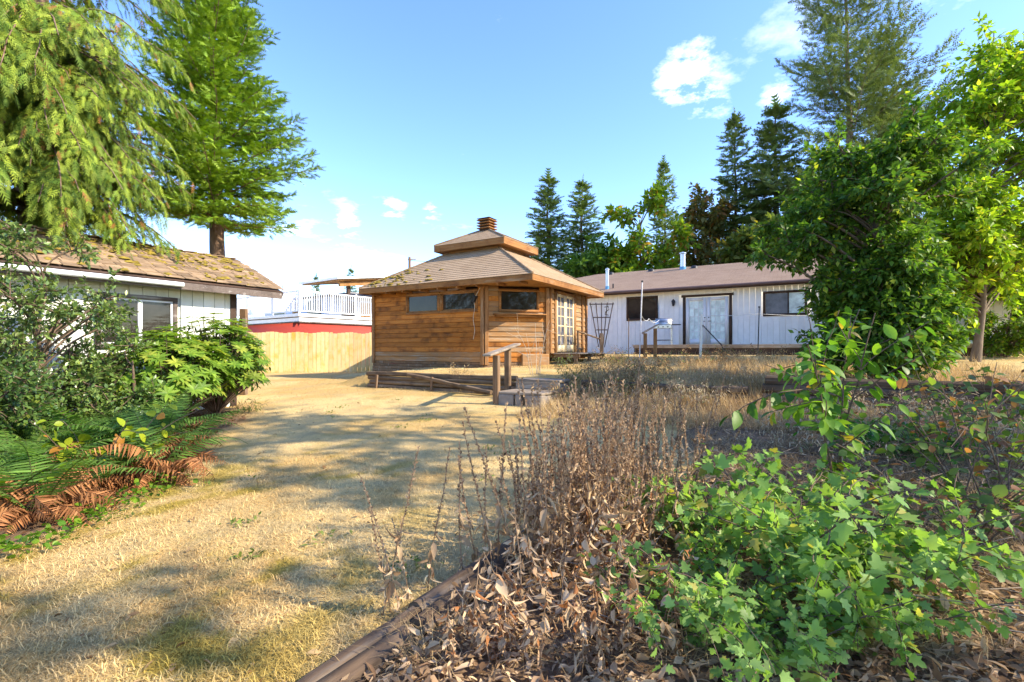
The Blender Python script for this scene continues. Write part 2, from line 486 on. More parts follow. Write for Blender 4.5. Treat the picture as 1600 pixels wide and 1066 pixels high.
# the foreground bed lies right of its log edging
LE0 = np.array([-1.10, 1.50]); LE1 = np.array([-.20, 2.86])
def beddist(x, y):      # >0 inside the bed
    d = (LE1 - LE0) / np.linalg.norm(LE1 - LE0)
    a = (np.asarray(x) - LE0[0]) * d[1] - (np.asarray(y) - LE0[1]) * d[0]
    back = 4.2 + .25 * np.asarray(x) + .5 * np.sin(np.asarray(x) * 2.1) - np.asarray(y)      # the bed's far side
    m = np.minimum(a, np.maximum(back, (np.asarray(x) - 1.75 - .12 * (np.asarray(y) - 4)) * 1.0))
    return m
def G(x, y):
    t, s = ts(x, y)
    lawn = .5 + .0543 * np.clip(s, -13, 0)
    terr = .80 + .052 * np.clip(s, 0, 9) + .02 * np.clip(s - 9, 0, 12) * 0
    m_t = sst(-5.6, -3.95, t)
    soft = sst(1.9, 2.9, t) * (1 - sst(5.2, 6.2, t))
    a = -.10 - .9 * soft; b = .06 + .5 * soft
    m_s = np.clip((s - a) / (b - a), 0, 1)
    leftm = np.clip(s / 2.5, 0, 1) * 0 + m_s
    far_left = sst(-9.5, -5.0, t) * sst(.3, 4.5, s)
    mm = np.maximum(m_t * leftm, far_left * m_s)
    z = lawn * (1 - mm) + terr * mm
    z = z + .10 * sst(.0, .25, beddist(x, y)) * (1 - sst(5.5, 8, np.asarray(y, float)))
    z = z + .05 * (fbm(np.asarray(x) * .8 + 9, np.asarray(y) * .8 + 4, 3) - .45)
    return z
def g1(x, y): return float(G(np.array([x]), np.array([y]))[0])
def px2(px, d): return ((px - 800) / FPX * d, d)
def pz(py, d): return EYE + (HZ - py) / FPX * d

# ------------------------------------------------------------------ ground
def axis(lo, a, b, hi, step, grow=1.25):
    mid = list(np.arange(a, b + 1e-6, step)); st = step; l = [a]
    while l[-1] > lo: st *= grow; l.append(l[-1] - st)
    st = step; r = [b]
    while r[-1] < hi: st *= grow; r.append(r[-1] + st)
    return np.array(l[:0:-1] + mid + r[1:])
gx = axis(-500, -8, 11, 500, .1); gy = axis(-60, 0.4, 16, 900, .1)
GX, GY = np.meshgrid(gx, gy)
GZ = G(GX, GY)
nx, ny = len(gx), len(gy)
def soilmask(x, y):
    t, s = ts(x, y)
    bed = sst(-.02, .12, beddist(x, y) + .12 * (fbm(x * 5, y * 5) - .45)) * (1 - sst(-1.2, -.2, s + .6 * (fbm(x * 2, y * 2) - .45)))
    fern = sst(0, .5, -3.3 - .38 * np.maximum(np.asarray(y, float) - 5.2, 0) - x + .9 * (fbm(x * 1.5 + 3, y * 1.5) - .45)) * (1 - sst(9.2, 10.6, np.asarray(y, float)))
    bank = sst(1.9, 2.6, t) * sst(-1.9, -1.2, s + .5 * (fbm(x * 2, y * 2 + 7) - .45)) * (1 - sst(.0, .5, s))
    return np.clip(np.maximum(np.maximum(bed, fern), bank), 0, 1)
def mossmask(x, y):
    f = .6 * fbm(x * 1.3 + 40, y * 1.3 + 11, 4) + .4 * fbm(x * 6 + 4, y * 6 + 71, 3)
    near = (1 - sst(4.2, 7.5, np.asarray(y, float))) * (1 - sst(-1.6, -.3, np.asarray(x, float)))
    return sst(.46, .58, f + .04 * near - .05 * (1 - near)) * (.3 + .7 * near)
DRY_A = np.array([.64, .435, .17]); DRY_B = np.array([.76, .56, .255]); MOSS = np.array([.36, .27, .025]); GREY = np.array([.50, .39, .20])
def lawncol(x, y):
    f = fbm(x * .9 + 5, y * .9 + 60, 4)[:, None]; h = fbm(x * 4 + 50, y * 4 + 2, 3)[:, None]
    c = DRY_A * (1 - sst(.38, .58, f)) + DRY_B * sst(.38, .58, f)
    c = c * (1 - .55 * sst(.46, .62, h)) + GREY * .55 * sst(.46, .62, h)
    m = mossmask(x, y)[:, None]
    return c * (1 - .8 * m) + MOSS * .8 * m
fx, fy = GX.ravel(), GY.ravel()
lc = lawncol(fx, fy) * .62
sm = soilmask(fx, fy)[:, None]
soil = np.array([.15, .10, .062]) * (.7 + .6 * fbm(fx * 6, fy * 6)[:, None])
gc = lc * (1 - sm) + soil * sm
mb = MB()
ii = (np.arange(ny - 1)[:, None] * nx + np.arange(nx - 1)[None, :]).ravel()
mb.add(np.stack([fx, fy, GZ.ravel()], 1), np.stack([ii, ii + 1, ii + nx + 1, ii + nx], 1), gc)
m, t_, b_, _ = nodes('lawn_and_soil')
at = t_.nodes.new('ShaderNodeAttribute'); at.attribute_name = 'Col'
v_ = coords(t_, (1, 1, 1), False)
t_.links.new(mixc(t_, rampf(t_, noise(t_, v_, 45, 5, .7), .3, .7), at.outputs['Color'], mixc(t_, 1.0, at.outputs['Color'], (1.6, 1.55, 1.45), 'MULTIPLY')), b_.inputs['Base Color'])
b_.inputs['Roughness'].default_value = .95
b_.inputs['Specular IOR Level'].default_value = .1
bump(t_, b_, noise(t_, v_, 60, 5, .7), .8, .03)
M['ground'] = m
tag(mb.build('ground', 'ground', smooth=True), 'dry straw coloured lawn and garden soil rising towards the house', 'ground', kind='structure')

# lawn grass: dry matted blades
def blades(n, y0, y1, lmin, lmax, wd, name, label, pdfpow=1.0, up=.55, tall=False, keep=None, xr=None, colf=None):
    uu = rng.random(n)
    if pdfpow == 1.0: y = y0 * (y1 / y0) ** uu
    else: y = y0 + (y1 - y0) * uu
    lim = 1.12 * y + .4
    x = (rng.random(n) * 2 - 1) * lim if xr is None else xr[0] + (xr[1] - xr[0]) * rng.random(n)
    k = keep(x, y); x = x[k]; y = y[k]; n = len(x)
    z = G(x, y)
    az = rng.random(n) * 6.283 ; L = lmin + (lmax - lmin) * rng.random(n) ** 1.5
    e = np.clip(up + .28 * rng.normal(size=n), .08, 1.45)
    dh = np.stack([np.cos(az), np.sin(az), 0 * az], 1)
    d1 = dh * np.cos(e)[:, None] + np.array([0, 0, 1]) * np.sin(e)[:, None]
    e2 = e - (.5 + .5 * rng.random(n))
    d2 = dh * np.cos(e2)[:, None] + np.array([0, 0, 1]) * np.sin(e2)[:, None]
    side = np.stack([-np.sin(az), np.cos(az), 0 * az], 1)
    W = (wd * np.maximum(1, y / 5) * (.6 + .8 * rng.random(n)))[:, None]
    p = np.stack([x, y, z - .004], 1)
    m1 = p + d1 * (L * .55)[:, None]; tip = m1 + d2 * (L * .45)[:, None]
    V = np.stack([p - side * W, p + side * W, m1 + side * W * .8, m1 - side * W * .8, tip], 1).reshape(-1, 3)
    b = np.arange(n)[:, None] * 5
    c = colf(x, y) * (.5 + .85 * rng.random((n, 1)))
    q = MB(); q.add(V, b + np.array([[0, 1, 2, 3]]), np.repeat(np.clip(c, 0, .9), 5, axis=0))
    nr = y < 6.0
    q.F = [b[nr] + np.array([[0, 1, 2, 3]]), b[nr] + np.array([[3, 2, 4]]), b[~nr] + np.array([[0, 1, 4]])]
    return tag(q.build(name, 'grass'), label, 'grass', kind='stuff')
def lawnkeep(x, y):
    t, s = ts(x, y)
    return (soilmask(x, y) < .35 + .3 * rng.random(len(x))) & (rng.random(len(x)) < .95) & ~((np.abs(s) < .15) & (t > -4)) & ((s < .1) | (rng.random(len(x)) < .8))
blades(360000, 1.7, 17, .03, .085, .0019, 'grass', 'short dry straw coloured grass of the lawn', keep=lawnkeep, colf=lawncol)

# ------------------------------------------------------------------ building helpers
def roof_face(name, Apt, Bpt, Cpt, Dpt, mat, parent, course=.14, lip=.014):
    """A-B along the eave, D-C along the top; built as overlapping courses with real lips."""
    a, b, c, d = [np.array(p, float) for p in (Apt, Bpt, Cpt, Dpt)]
    nrm = np.cross(b - a, d - a) if np.linalg.norm(d - a) > 0 else np.cross(b - a, c - a)
    nrm /= np.linalg.norm(nrm)
    if nrm[2] < 0: nrm = -nrm
    eu = (b - a) / np.linalg.norm(b - a)
    up = np.cross(nrm, eu)
    if up[2] < 0: up = -up
    h = abs(np.dot(d - a, up)); n = max(2, int(h / course))
    V = []; F = []; UV = []
    for i in range(n):
        s0, s1 = i / n, min(1, (i + 1.12) / n)
        p0 = a + (d - a) * s0 + nrm * (lip + .006); p1 = b + (c - b) * s0 + nrm * (lip + .006)
        q0 = a + (d - a) * s1 + nrm * .006; q1 = b + (c - b) * s1 + nrm * .006
        r0 = p0 - nrm * (lip + .004); r1 = p1 - nrm * (lip + .004)
        k = len(V)
        V += [p0, p1, q1, q0, r0, r1]
        F += [[k, k + 1, k + 2, k + 3], [k + 4, k + 5, k + 1, k]]
    k = len(V); V += [a, b, c, d]; F += [[k, k + 3, k + 2, k + 1]]
    me = bpy.data.meshes.new(name)
    me.from_pydata([tuple(v) for v in V], [], F)
    uv = me.uv_layers.new(name='UVMap')
    for l in me.loops:
        p = V[l.vertex_index] - a
        uv.data[l.index].uv = (float(np.dot(p, eu)) + 50, float(np.dot(p, up)) + 50)
    me.materials.append(M[mat])
    return obj(name, me, parent)

class Wall:
    """a wall of a thing: local x runs left to right seen from outside, -y is outward"""
    def __init__(self, parent, P0, P1, z0, z1, mat='metal_dark', th=.10, name='wall', back=True):
        self.p = parent; P0 = np.array(P0, float); P1 = np.array(P1, float)
        self.L = float(np.linalg.norm(P1 - P0)); d = (P1 - P0) / self.L
        self.ang = math.atan2(d[1], d[0]); self.P0 = P0; self.z0 = z0; self.z1 = z1
        q = MB(); q.box((self.L - .02, th, z1 - z0 - .02), (self.L / 2, th / 2 + .012, (z1 - z0) / 2))
        self.o = q.build(name, mat, parent, (P0[0], P0[1], z0), (0, 0, self.ang))
    def at(self, x, y, z):
        c, s = math.cos(self.ang), math.sin(self.ang)
        return (self.P0[0] + c * x - s * y, self.P0[1] + s * x + c * y, z)
    def laps(self, mat, n, openings, alt=None, low=None):
        H = (self.z1 - self.z0) / n
        for i in range(n):
            za = self.z0 + i * H; zb = za + H
            segs = [(0.0, self.L)]
            for (x0, x1, o0, o1) in openings:
                if zb > o0 + .03 and za < o1 - .03:
                    ns = []
                    for a, b in segs:
                        if x0 > a: ns.append((a, min(b, x0)))
                        if x1 < b: ns.append((max(a, x1), b))
                    segs = [q for q in ns if q[1] - q[0] > .03]
            for a, b in segs:
                mm = alt if (alt and random.random() < alt[1]) else mat
                mm = alt[0] if mm is alt else mm
                if low and i < 2: mm = low
                box('siding_board', (b - a - .004, .024, H - .004), ((a + b) / 2, -.016 + random.uniform(-.003, .002), za - self.z0 + H / 2), mm, self.o,
                    (rad(-9) + random.uniform(-.01, .01), random.uniform(-.0015, .0015), 0), .003)
    def panels(self, mat, wd, openings, gap=.007, base=0.0):
        n = int(self.L / wd)
        wd = self.L / n
        for i in range(n):
            a, b = i * wd, (i + 1) * wd
            zs = [(self.z0 + base, self.z1)]
            cut = None
            for (x0, x1, o0, o1) in openings:
                if b > x0 + .02 and a < x1 - .02:
                    nz = []
                    for za, zb in zs:
                        if o0 > za: nz.append((za, min(zb, o0)))
                        if o1 < zb: nz.append((max(za, o1), zb))
                    zs = [q for q in nz if q[1] - q[0] > .03]
            for za, zb in zs:
                box('siding_board', (b - a - gap, .02, zb - za), ((a + b) / 2, -.012, (za + zb) / 2 - self.z0), mat, self.o, (0, 0, 0), .003)
    def window(self, x0, x1, z0, z1, fmat, gmat, fw=.07, proud=.045, mull=None, name='window', sill=None, inner=None):
        q = MB(); W = x1 - x0; H = z1 - z0
        q.box((W, proud, fw), (0, 0, H / 2 - fw / 2)); q.box((W, proud, fw), (0, 0, -H / 2 + fw / 2))
        q.box((fw, proud - .004, H - 2 * fw), (-W / 2 + fw / 2, 0, 0)); q.box((fw, proud - .004, H - 2 * fw), (W / 2 - fw / 2, 0, 0))
        o = q.build(name, fmat, self.p, self.at((x0 + x1) / 2, -.03, (z0 + z1) / 2), (0, 0, self.ang))
        iw, ih = W - 2 * fw, H - 2 * fw
        ms = [-iw / 2] + ([m_ for m_ in mull] if mull else []) + [iw / 2]
        for a, b in zip(ms[:-1], ms[1:]):
            if inner:
                r = MB(); e = .035
                for (sx, sz, cx, cz) in ((b - a, e, 0, ih / 2 - e / 2), (b - a, e, 0, -ih / 2 + e / 2), (e, ih - 2 * e, -(b - a) / 2 + e / 2, 0), (e, ih - 2 * e, (b - a) / 2 - e / 2, 0)):
                    r.box((sx - .002, .025, sz), ((a + b) / 2 + cx, .004, cz))
                r.build('sash', inner, o)
            g = gmat[len([0 for z in ms if z < a]) % len(gmat)] if isinstance(gmat, list) else gmat
            box('pane', (b - a - .004, .008, ih - .004), ((a + b) / 2, .014, 0), g, o, bev=0)
        if mull:
            for m_ in mull: box('mullion', (.045, proud - .01, ih), (m_, -.001, 0), inner or fmat, o)
        if sill: box('sill', (W + sill, .10, .04), (0, -.04, -H / 2 - .022), fmat, o)
        return o
    def door(self, x0, x1, z0, z1, mat, gmat, cols_, rows, st=.11, name='door', handle=None, hmat='metal_dark', mw=.022, bottom=.22):
        q = MB(); W = x1 - x0 - .012; H = z1 - z0
        q.box((st, .045, H), (-W / 2 + st / 2, 0, 0)); q.box((st, .045, H), (W / 2 - st / 2, 0, 0))
        q.box((W - 2 * st, .042, st), (0, 0, H / 2 - st / 2)); q.box((W - 2 * st, .042, bottom), (0, 0, -H / 2 + bottom / 2))
        o = q.build(name, mat, self.p, self.at((x0 + x1) / 2, -.025, (z0 + z1) / 2), (0, 0, self.ang))
        iw, ih = W - 2 * st, H - st - bottom; cz = (bottom - st) / 2
        for i in range(cols_):
            for j in range(rows):
                box('pane', (iw / cols_ - mw, .006, ih / rows - mw), (-iw / 2 + iw / cols_ * (i + .5), .008, cz - ih / 2 + ih / rows * (j + .5)), gmat, o, bev=0)
        for i in range(1, cols_): box('muntin', (mw + .004, .026, ih), (-iw / 2 + iw / cols_ * i, 0, cz), mat, o, bev=0.003)
        for j in range(1, rows): box('muntin', (iw, .022, mw + .004), (0, 0, cz - ih / 2 + ih / rows * j), mat, o, bev=0.003)
        if handle:
            hx = (W / 2 - st / 2) * handle
            r = MB(); r.tube([(hx, -.02, -.02), (hx, -.07, -.02)], .016, 8); r.tube([(hx, -.065, -.02), (hx - handle * .10, -.065, -.02)], .011, 8)
            r.tube([(hx, -.02, .13), (hx, -.035, .13)], .026, 10)
            r.build('handle', hmat, o)
        return o

def moss_clump(n, pick, size, name, parent, mat='moss'):
    q = MB(); tv = []; 
    for i in range(n):
        p, sc = pick()
        sc *= size
        a = np.linspace(0, 6.283, 8, endpoint=False); r = sc * (1 + .35 * rng.normal(size=8))
        base = np.stack([np.cos(a) * r * 1.5, np.sin(a) * r, 0 * a - .01], 1) + p
        mid = np.stack([np.cos(a) * r * .9, np.sin(a) * r * .6, 0 * a + sc * .45], 1) + p + rng.normal(size=(8, 3)) * sc * .08
        top = p + np.array([0, 0, sc * .6])
        V = np.vstack([base, mid, top[None]])
        F4 = [[j, (j + 1) % 8, 8 + (j + 1) % 8, 8 + j] for j in range(8)]; F3 = [[8 + j, 8 + (j + 1) % 8, 16] for j in range(8)]
        k = q.n; q.add(V, F4); q.F.append(np.array(F3) + k)
    o = q.build(name, mat, parent, smooth=True); o['kind'] = 'stuff'
    return o

# ------------------------------------------------------------------ gazebo
gz = thing('gazebo', 'cedar sided garden room with two-tier hipped roof and slatted roof vent', 'gazebo', (-.845, 16.99, 0), ROT)
X0, X1, Y0, Y1 = -3.25, 2.75, -2.2, 2.2
ZB, ZT = 1.10, 3.37
CH = 1.39
w1 = Wall(gz, (X0, Y0), (X1 - CH, Y0), ZB, ZT, 'brown_trim')
op1 = [(-1.72 - X0, -.31 - X0, 2.60, 3.29), (-.29 - X0, 1.13 - X0, 2.60, 3.29)]
w1.laps('siding', 15, op1, low='siding_grey')
for a, b, c, d in op1: w1.window(a, b, c, d, 'cedar_trim', 'glass', .075, .06, inner='cedar_trim')
w2 = Wall(gz, (X1 - CH, Y0), (X1, Y0 + CH), ZB, ZT, 'brown_trim')
op2 = [(.42, 1.68, 2.60, 3.29)]
w2.laps('siding', 15, op2, alt=('siding_grey', .5))
w2.window(*op2[0], 'cedar_trim', 'glass', .075, .06)
q = MB(); q.box((1.62, .17, .035), (0, 0, 0)); q.box((1.50, .10, .06), (0, .03, -.05)); q.build('window_shelf', 'cedar_trim', gz, w2.at(1.06, -.10, 2.53), (0, 0, w2.ang))
w3 = Wall(gz, (X1, Y0 + CH), (X1, Y1), 1.35, ZT, 'brown_trim')
dx0, dx1 = .52, 1.88
w3.laps('siding_grey', 13, [(dx0 - .12, dx1 + .12, 1.3, 3.32)])
dm = (dx0 + dx1) / 2
w3.door(dx0, dm, 1.40, 3.24, 'cream', 'glass_screen', 2, 5, .09, handle=None, mw=.03)
w3.door(dm, dx1, 1.40, 3.24, 'cream', 'glass_screen', 2, 5, .09, handle=-1, hmat='metal', mw=.03)
q = MB(); q.box((.12, .07, 1.98), (dx0 - .065, 0, 2.34 - 1.35)); q.box((.12, .07, 1.98), (dx1 + .065, 0, 2.34 - 1.35)); q.box((dx1 - dx0, .06, .09), (dm, 0, 3.29 - 1.35))
q.build('door_frame', 'cedar_post', gz, w3.at(0, -.035, 1.35), (0, 0, w3.ang))
w4 = Wall(gz, (X1, Y1), (X0, Y1), ZB, ZT, 'siding', name='wall'); w5 = Wall(gz, (X0, Y1), (X0, Y0), ZB, ZT, 'brown_trim')
# posts at the corners and along the door wall
for wl, x in ((w1, 0.03), (w1, w1.L - .05), (w2, .05), (w2, w2.L - .03), (w3, .10), (w3, w3.L - .06), (w3, w3.L - .42)):
    zb = 1.0 if wl is not w3 else 1.36
    box('corner_post', (.11, .07, ZT - zb - .03), wl.at(x, -.045, (ZT + zb) / 2), 'cedar_post', gz, (0, 0, wl.ang), .008)
# base courses of dark timber and blocks
for wl in (w1, w2):
    for i in range(5):
        box('base_timber', (wl.L + .02, .10, .085), wl.at(wl.L / 2, .03 - .02 * i, 1.055 - .09 * i), 'weathered_v', gz, (0, 0, wl.ang), .012)
box('base_block', (.85, .22, .36), w2.at(w2.L - .42, -.02, 1.16), 'siding_grey', gz, (0, 0, w2.ang), .02)
# main roof
RX0, RX1, RY0, RY1 = -3.45, 3.25, -2.7, 2.7
EZ = 3.51
k = .30
ix0, ix1, iy0, iy1 = RX0 * k - .02, RX1 * k, RY0 * k, RY1 * k
ZI = 4.78
e = [(RX0, RY0, EZ), (RX1, RY0, EZ), (RX1, RY1, EZ), (RX0, RY1, EZ)]
ii_ = [(ix0, iy0, ZI), (ix1, iy0, ZI), (ix1, iy1, ZI), (ix0, iy1, ZI)]
for j in range(4):
    a, b = e[j], e[(j + 1) % 4]; c, d = ii_[(j + 1) % 4], ii_[j]
    rf = roof_face('roof', a, b, c, d, 'rgazebo', gz)
    q = MB(); pa, pd = np.array(a), np.array(d)
    n_ = 14
    for i in range(n_):
        p = pa + (pd - pa) * (i + .5) / n_
        q.tube([pa + (pd - pa) * i / n_ + [0, 0, .03], pa + (pd - pa) * (i + 1.1) / n_ + [0, 0, .022]], .035, 6)
    o_ = q.build('hip_cap', 'shingle', rf)
def hboards(e, zc, hh, th, mat, name, inset=0.0):
    for j in range(4):
        a = np.array(e[j][:2]); b = np.array(e[(j + 1) % 4][:2]); mid = (a + b) / 2; L = np.linalg.norm(b - a)
        ang = math.atan2(b[1] - a[1], b[0] - a[0])
        nrm = np.array([math.sin(ang), -math.cos(ang)])
        mid = mid - nrm * (th / 2 + inset)
        box(name, (L - (0 if j % 2 == 0 else 2 * th + .004) - 2 * inset, th, hh), (mid[0], mid[1], zc), mat, gz, (0, 0, ang), .006)
hboards(e, EZ - .085, .16, .035, 'cedar_trim', 'fascia')
box('soffit', (RX1 - RX0 - .10, RY1 - RY0 - .10, .02), ((RX0 + RX1) / 2, 0, ZT + .012), 'soffit', gz)
for i in range(9):
    box('rafter_tail', (.06, .46, .07), (RX0 + .5 + i * .72, RY0 + .28, ZT - .04), 'cedar_trim', gz, bev=.004)
# cupola
cw = .31
box('cupola_wall', ((RX1 - RX0) * cw, (RY1 - RY0) * cw, .42), ((RX0 + RX1) / 2 * cw, 0, 4.78), 'siding_grey', gz, bev=.01)
cs = .425
CZ = 5.02
e2 = [(x * cs, y * cs, CZ) for x, y, _ in e]
ap = (-.03, 0, 5.68)
for j in range(4):
    a, b = e2[j], e2[(j + 1) % 4]
    tp = [np.array(ap) + .12 * (np.array(p) - np.array(ap)) for p in (b, a)]
    rf = roof_face('cupola_roof', a, b, tp[0], tp[1], 'rgazebo', gz, .13)
    q = MB(); q.tube([np.array(a) + [0, 0, .03], tp[1] + [0, 0, .02]], .032, 6); q.build('hip_cap', 'shingle', rf)
hboards(e2, CZ - .10, .20, .035, 'cedar_trim', 'cupola_fascia')
box('cupola_soffit', ((RX1 - RX0) * cs - .1, (RY1 - RY0) * cs - .1, .02), (-.03, 0, CZ - .17), 'soffit', gz)
vt = box('roof_vent', (.36, .36, .50), (-.03, 0, 5.76), 'brown_trim', gz)
for i in range(4): box('slat', (.54, .54, .03), (0, 0, -.08 + i * .095), 'cedar_trim', vt, bev=.01)
q = MB(); q.add([(-.27, -.27, 0), (.27, -.27, 0), (.27, .27, 0), (-.27, .27, 0), (0, 0, .09)], [[0, 1, 4], [1, 2, 4], [2, 3, 4], [3, 0, 4]]); q.build('vent_cap', 'cedar_trim', vt, (0, 0, .26))
# moss on the sunless slope
def pick():
    a, b = random.betavariate(1.3, 2.2), random.betavariate(1.2, 3.0)
    x = RX0 + .25 + a * 3.0; f = min(b * .75, max(.02, (x - RX0) / 2.6))
    p = np.array([x, RY0 + (iy0 - RY0) * f, EZ + (ZI - EZ) * f + .02])
    return p, random.uniform(.5, 1.4)
moss_clump(75, pick, .05, 'moss', gz)
# junction box and hanging cable by the corner
jb = box('junction_box', (.10, .10, .22), w1.at(w1.L - .30, -.10, 2.98), 'black', gz, (0, rad(25), w1.ang), .01)
q = MB(); q.tube([w1.at(w1.L - .08, -.09, 3.33), w1.at(w1.L - .2, -.13, 3.1), w1.at(w1.L - .30, -.13, 2.95)], .012, 5)
q.tube([w1.at(w1.L - .30 + .03 * math.sin(i * 1.3), -.12, 2.9 - i * .14) for i in range(9)], .010, 5); q.build('cable', 'rope_brown', gz)
# little deck in front of the doors, on posts
dk = thing('entry_deck', 'small weathered plank landing below the garden room doors', 'deck', (-.845, 16.99, 0), ROT)
for i in range(6): box('plank', (.135, 2.3, .035), (X1 + .15 + i * .142, .55, 1.35), 'weathered', dk, bev=.006)
for yy in (-.5, .55, 1.6): box('joist', (.85, .06, .10), (X1 + .5, yy, 1.28), 'weathered_v', dk); box('leg', (.09, .09, .45), (X1 + .80, yy, 1.03), 'weathered_v', dk)

# ------------------------------------------------------------------ house
HO = (8.05, 20.0)
hs = thing('house', 'low white bungalow with brown trim and pinkish tan shingle roof', 'house', (HO[0], HO[1], 0), ROT)
hw = Wall(hs, (-9, 0), (9, 0), 1.1, 3.93, 'white')
oph = [(9 - .98, 9 + .92, 1.60, 3.76), (9 - 3.40, 9 - 2.02, 2.74, 3.79), (9 + 2.02, 9 + 3.5, 2.76, 3.72), (9 + 5.5, 9 + 6.8, 2.76, 3.72)]
hw.panels('white', .205, oph)
hw.window(*oph[1], 'brown_trim', 'glass', .09, .05, mull=[0.0])
hw.window(*oph[2], 'brown_trim', ['glass_screen', 'glass_curtain'], .09, .05, mull=[0.12])
hw.window(*oph[3], 'brown_trim', 'glass', .09, .05, mull=[0.0])
hw.door(9 - .86, 9 - .03, 1.68, 3.62, 'white_gloss', 'glass_curtain', 3, 5, .14, handle=1, mw=.014)
hw.door(9 - .03, 9 + .80, 1.68, 3.62, 'white_gloss', 'glass_curtain', 3, 5, .14, handle=-1, mw=.014)
q = MB(); q.box((.11, .05, 2.1), (-.925, 0, 2.68)); q.box((.11, .05, 2.1), (.865, 0, 2.68)); q.box((2.02, .06, .10), (-.03, 0, 3.70))
q.build('door_trim', 'brown_trim', hs, (0, -.03, 0))
for P in (((9, 0), (9, 8)), ((9, 8), (-9, 8)), ((-9, 8), (-9, 0))): Wall(hs, *P, 1.0, 3.93, 'white')
ex0, ex1, ey0, ey1, ez, rz = -13.2, 9.6, -.45, 8.45, 4.05, 5.57
f1 = roof_face('roof', (ex0, ey0, ez), (ex1, ey0, ez), (ex1, 4, rz), (-6.3, 4, rz), 'rhouse', hs, .16)
f2 = roof_face('roof', (ex1, ey1, ez), (ex0, ey1, ez), (-6.3, 4, rz), (ex1, 4, rz), 'rhouse', hs, .16)
f3 = roof_face('roof', (ex0, ey1, ez), (ex0, ey0, ez), (-6.3, 4, rz), (-6.3, 4.001, rz), 'rhouse', hs, .16)
box('fascia', (ex1 - ex0, .04, .15), ((ex0 + ex1) / 2, ey0 + .02, ez - .085), 'brown_trim', hs)
q = MB(); q.tube([(ex0, ey0 - .05, ez - .06), (ex1, ey0 - .05, ez - .06)], .06, 8); q.build('gutter', 'gutter', hs)
box('soffit', (ex1 - ex0 - .1, ey1 - ey0 - .1, .02), ((ex0 + ex1) / 2, 4, 3.95), 'white_stain', hs)
def on_roof(px, py):     # where a photo pixel meets the front slope
    n = np.cross([1, 0, 0], [0, 4 - ey0, rz - ez]); n /= np.linalg.norm(n)
    nw = np.array([n[0] * U[0] + n[1] * Vv[0], n[0] * U[1] + n[1] * Vv[1], n[2]])
    pw = np.array([HO[0] + ey0 * Vv[0], HO[1] + ey0 * Vv[1], ez])
    d = np.array([(px - 800) / FPX, 1, (HZ - py) / FPX]); o = np.array([0, 0, EYE])
    k = np.dot(pw - o, nw) / np.dot(d, nw); p = o + d * k - np.array([HO[0], HO[1], 0])
    return np.array([p[0] * U[0] + p[1] * U[1], p[0] * Vv[0] + p[1] * Vv[1], p[2]])
def chim(px, py, r, h, name, hat):
    p = on_roof(px, py)
    q = MB(); q.tube([p - [0, 0, .25], p + [0, 0, h]], r, 16); q.tube([p + [0, 0, h * .93], p + [0, 0, h * .95]], r * 1.15, 16)
    o = q.build(name, 'metal', f1, smooth=False)
    q = MB(); q.tube([p - [0, 0, .2], p + [0, 0, .12 * h + .03]], r * 1.22, 16); q.build('flashing', 'metal_blue', f1)
    q = MB(); q.tube([p + [0, 0, h + .02], p + [0, 0, h + .06]], r * hat, 16); q.tube([p + [0, 0, h + .06], p + [0, 0, h + .12]], [r * hat, .02], 16)
    for a in range(3): q.tube([p + [r * .8 * math.cos(a * 2.1), r * .8 * math.sin(a * 2.1), h - .02], p + [r * .8 * math.cos(a * 2.1), r * .8 * math.sin(a * 2.1), h + .03]], .012, 5)
    q.build('rain_cap', 'metal', f1)
chim(1067, 421, .125, .74, 'chimney_pipe', 1.35)
chim(949, 452, .075, .86, 'chimney_pipe', 1.3)
p = on_roof(958, 451); q = MB(); q.tube([p - [0, 0, .1], p + [0, 0, .22]], .035, 8); q.build('vent_pipe', 'black', f1)
for px, py in ((955, 429), (1018, 424), (1085, 419)):
    p = on_roof(px, py); q = MB(); q.tube([p - [0, 0, .1], p + [0, 0, .07], p + [0, 0, .12]], [.17, .17, .08], 12); q.build('roof_vent', 'metal_dark', f1)
# carriage lamp
lp = MB(); lp.tube([(-1.35, -.04, 3.44), (-1.35, -.12, 3.56), (-1.35, -.13, 3.6)], .012, 6)
lp.tube([(-1.35, -.13, 3.30), (-1.35, -.13, 3.34), (-1.35, -.13, 3.52), (-1.35, -.13, 3.60)], [.03, .05, .085, .012], 6); lp.tube([(-1.35, -.03, 3.38), (-1.35, -.03, 3.54)], .05, 6)
lp.build('wall_lamp', 'metal_dark', hs)
hd = thing('house_deck', 'grey plank deck along the white bungalow with a dark shade sheet beneath', 'deck', (HO[0], HO[1], 0), ROT)
for i in range(12): box('plank', (11.0, .137, .04), (3.0, -.16 - i * .143, 1.64), 'weathered', hd, bev=.006)
box('underdeck_shade', (11.0, .05, .5), (3.0, -1.86, 1.36), 'brown_trim', hd)  # dark sheet standing in for the shade beneath the deck
box('rim_board', (11.04, .045, .13), (3.0, -1.91, 1.59), 'weathered', hd)

# ------------------------------------------------------------------ shed
E = np.array([-5.07, 10.7])
sh = thing('garden_shed', 'white board shed with brown trim and mossy shingle roof', 'shed', (E[0], E[1], 0), ROT)
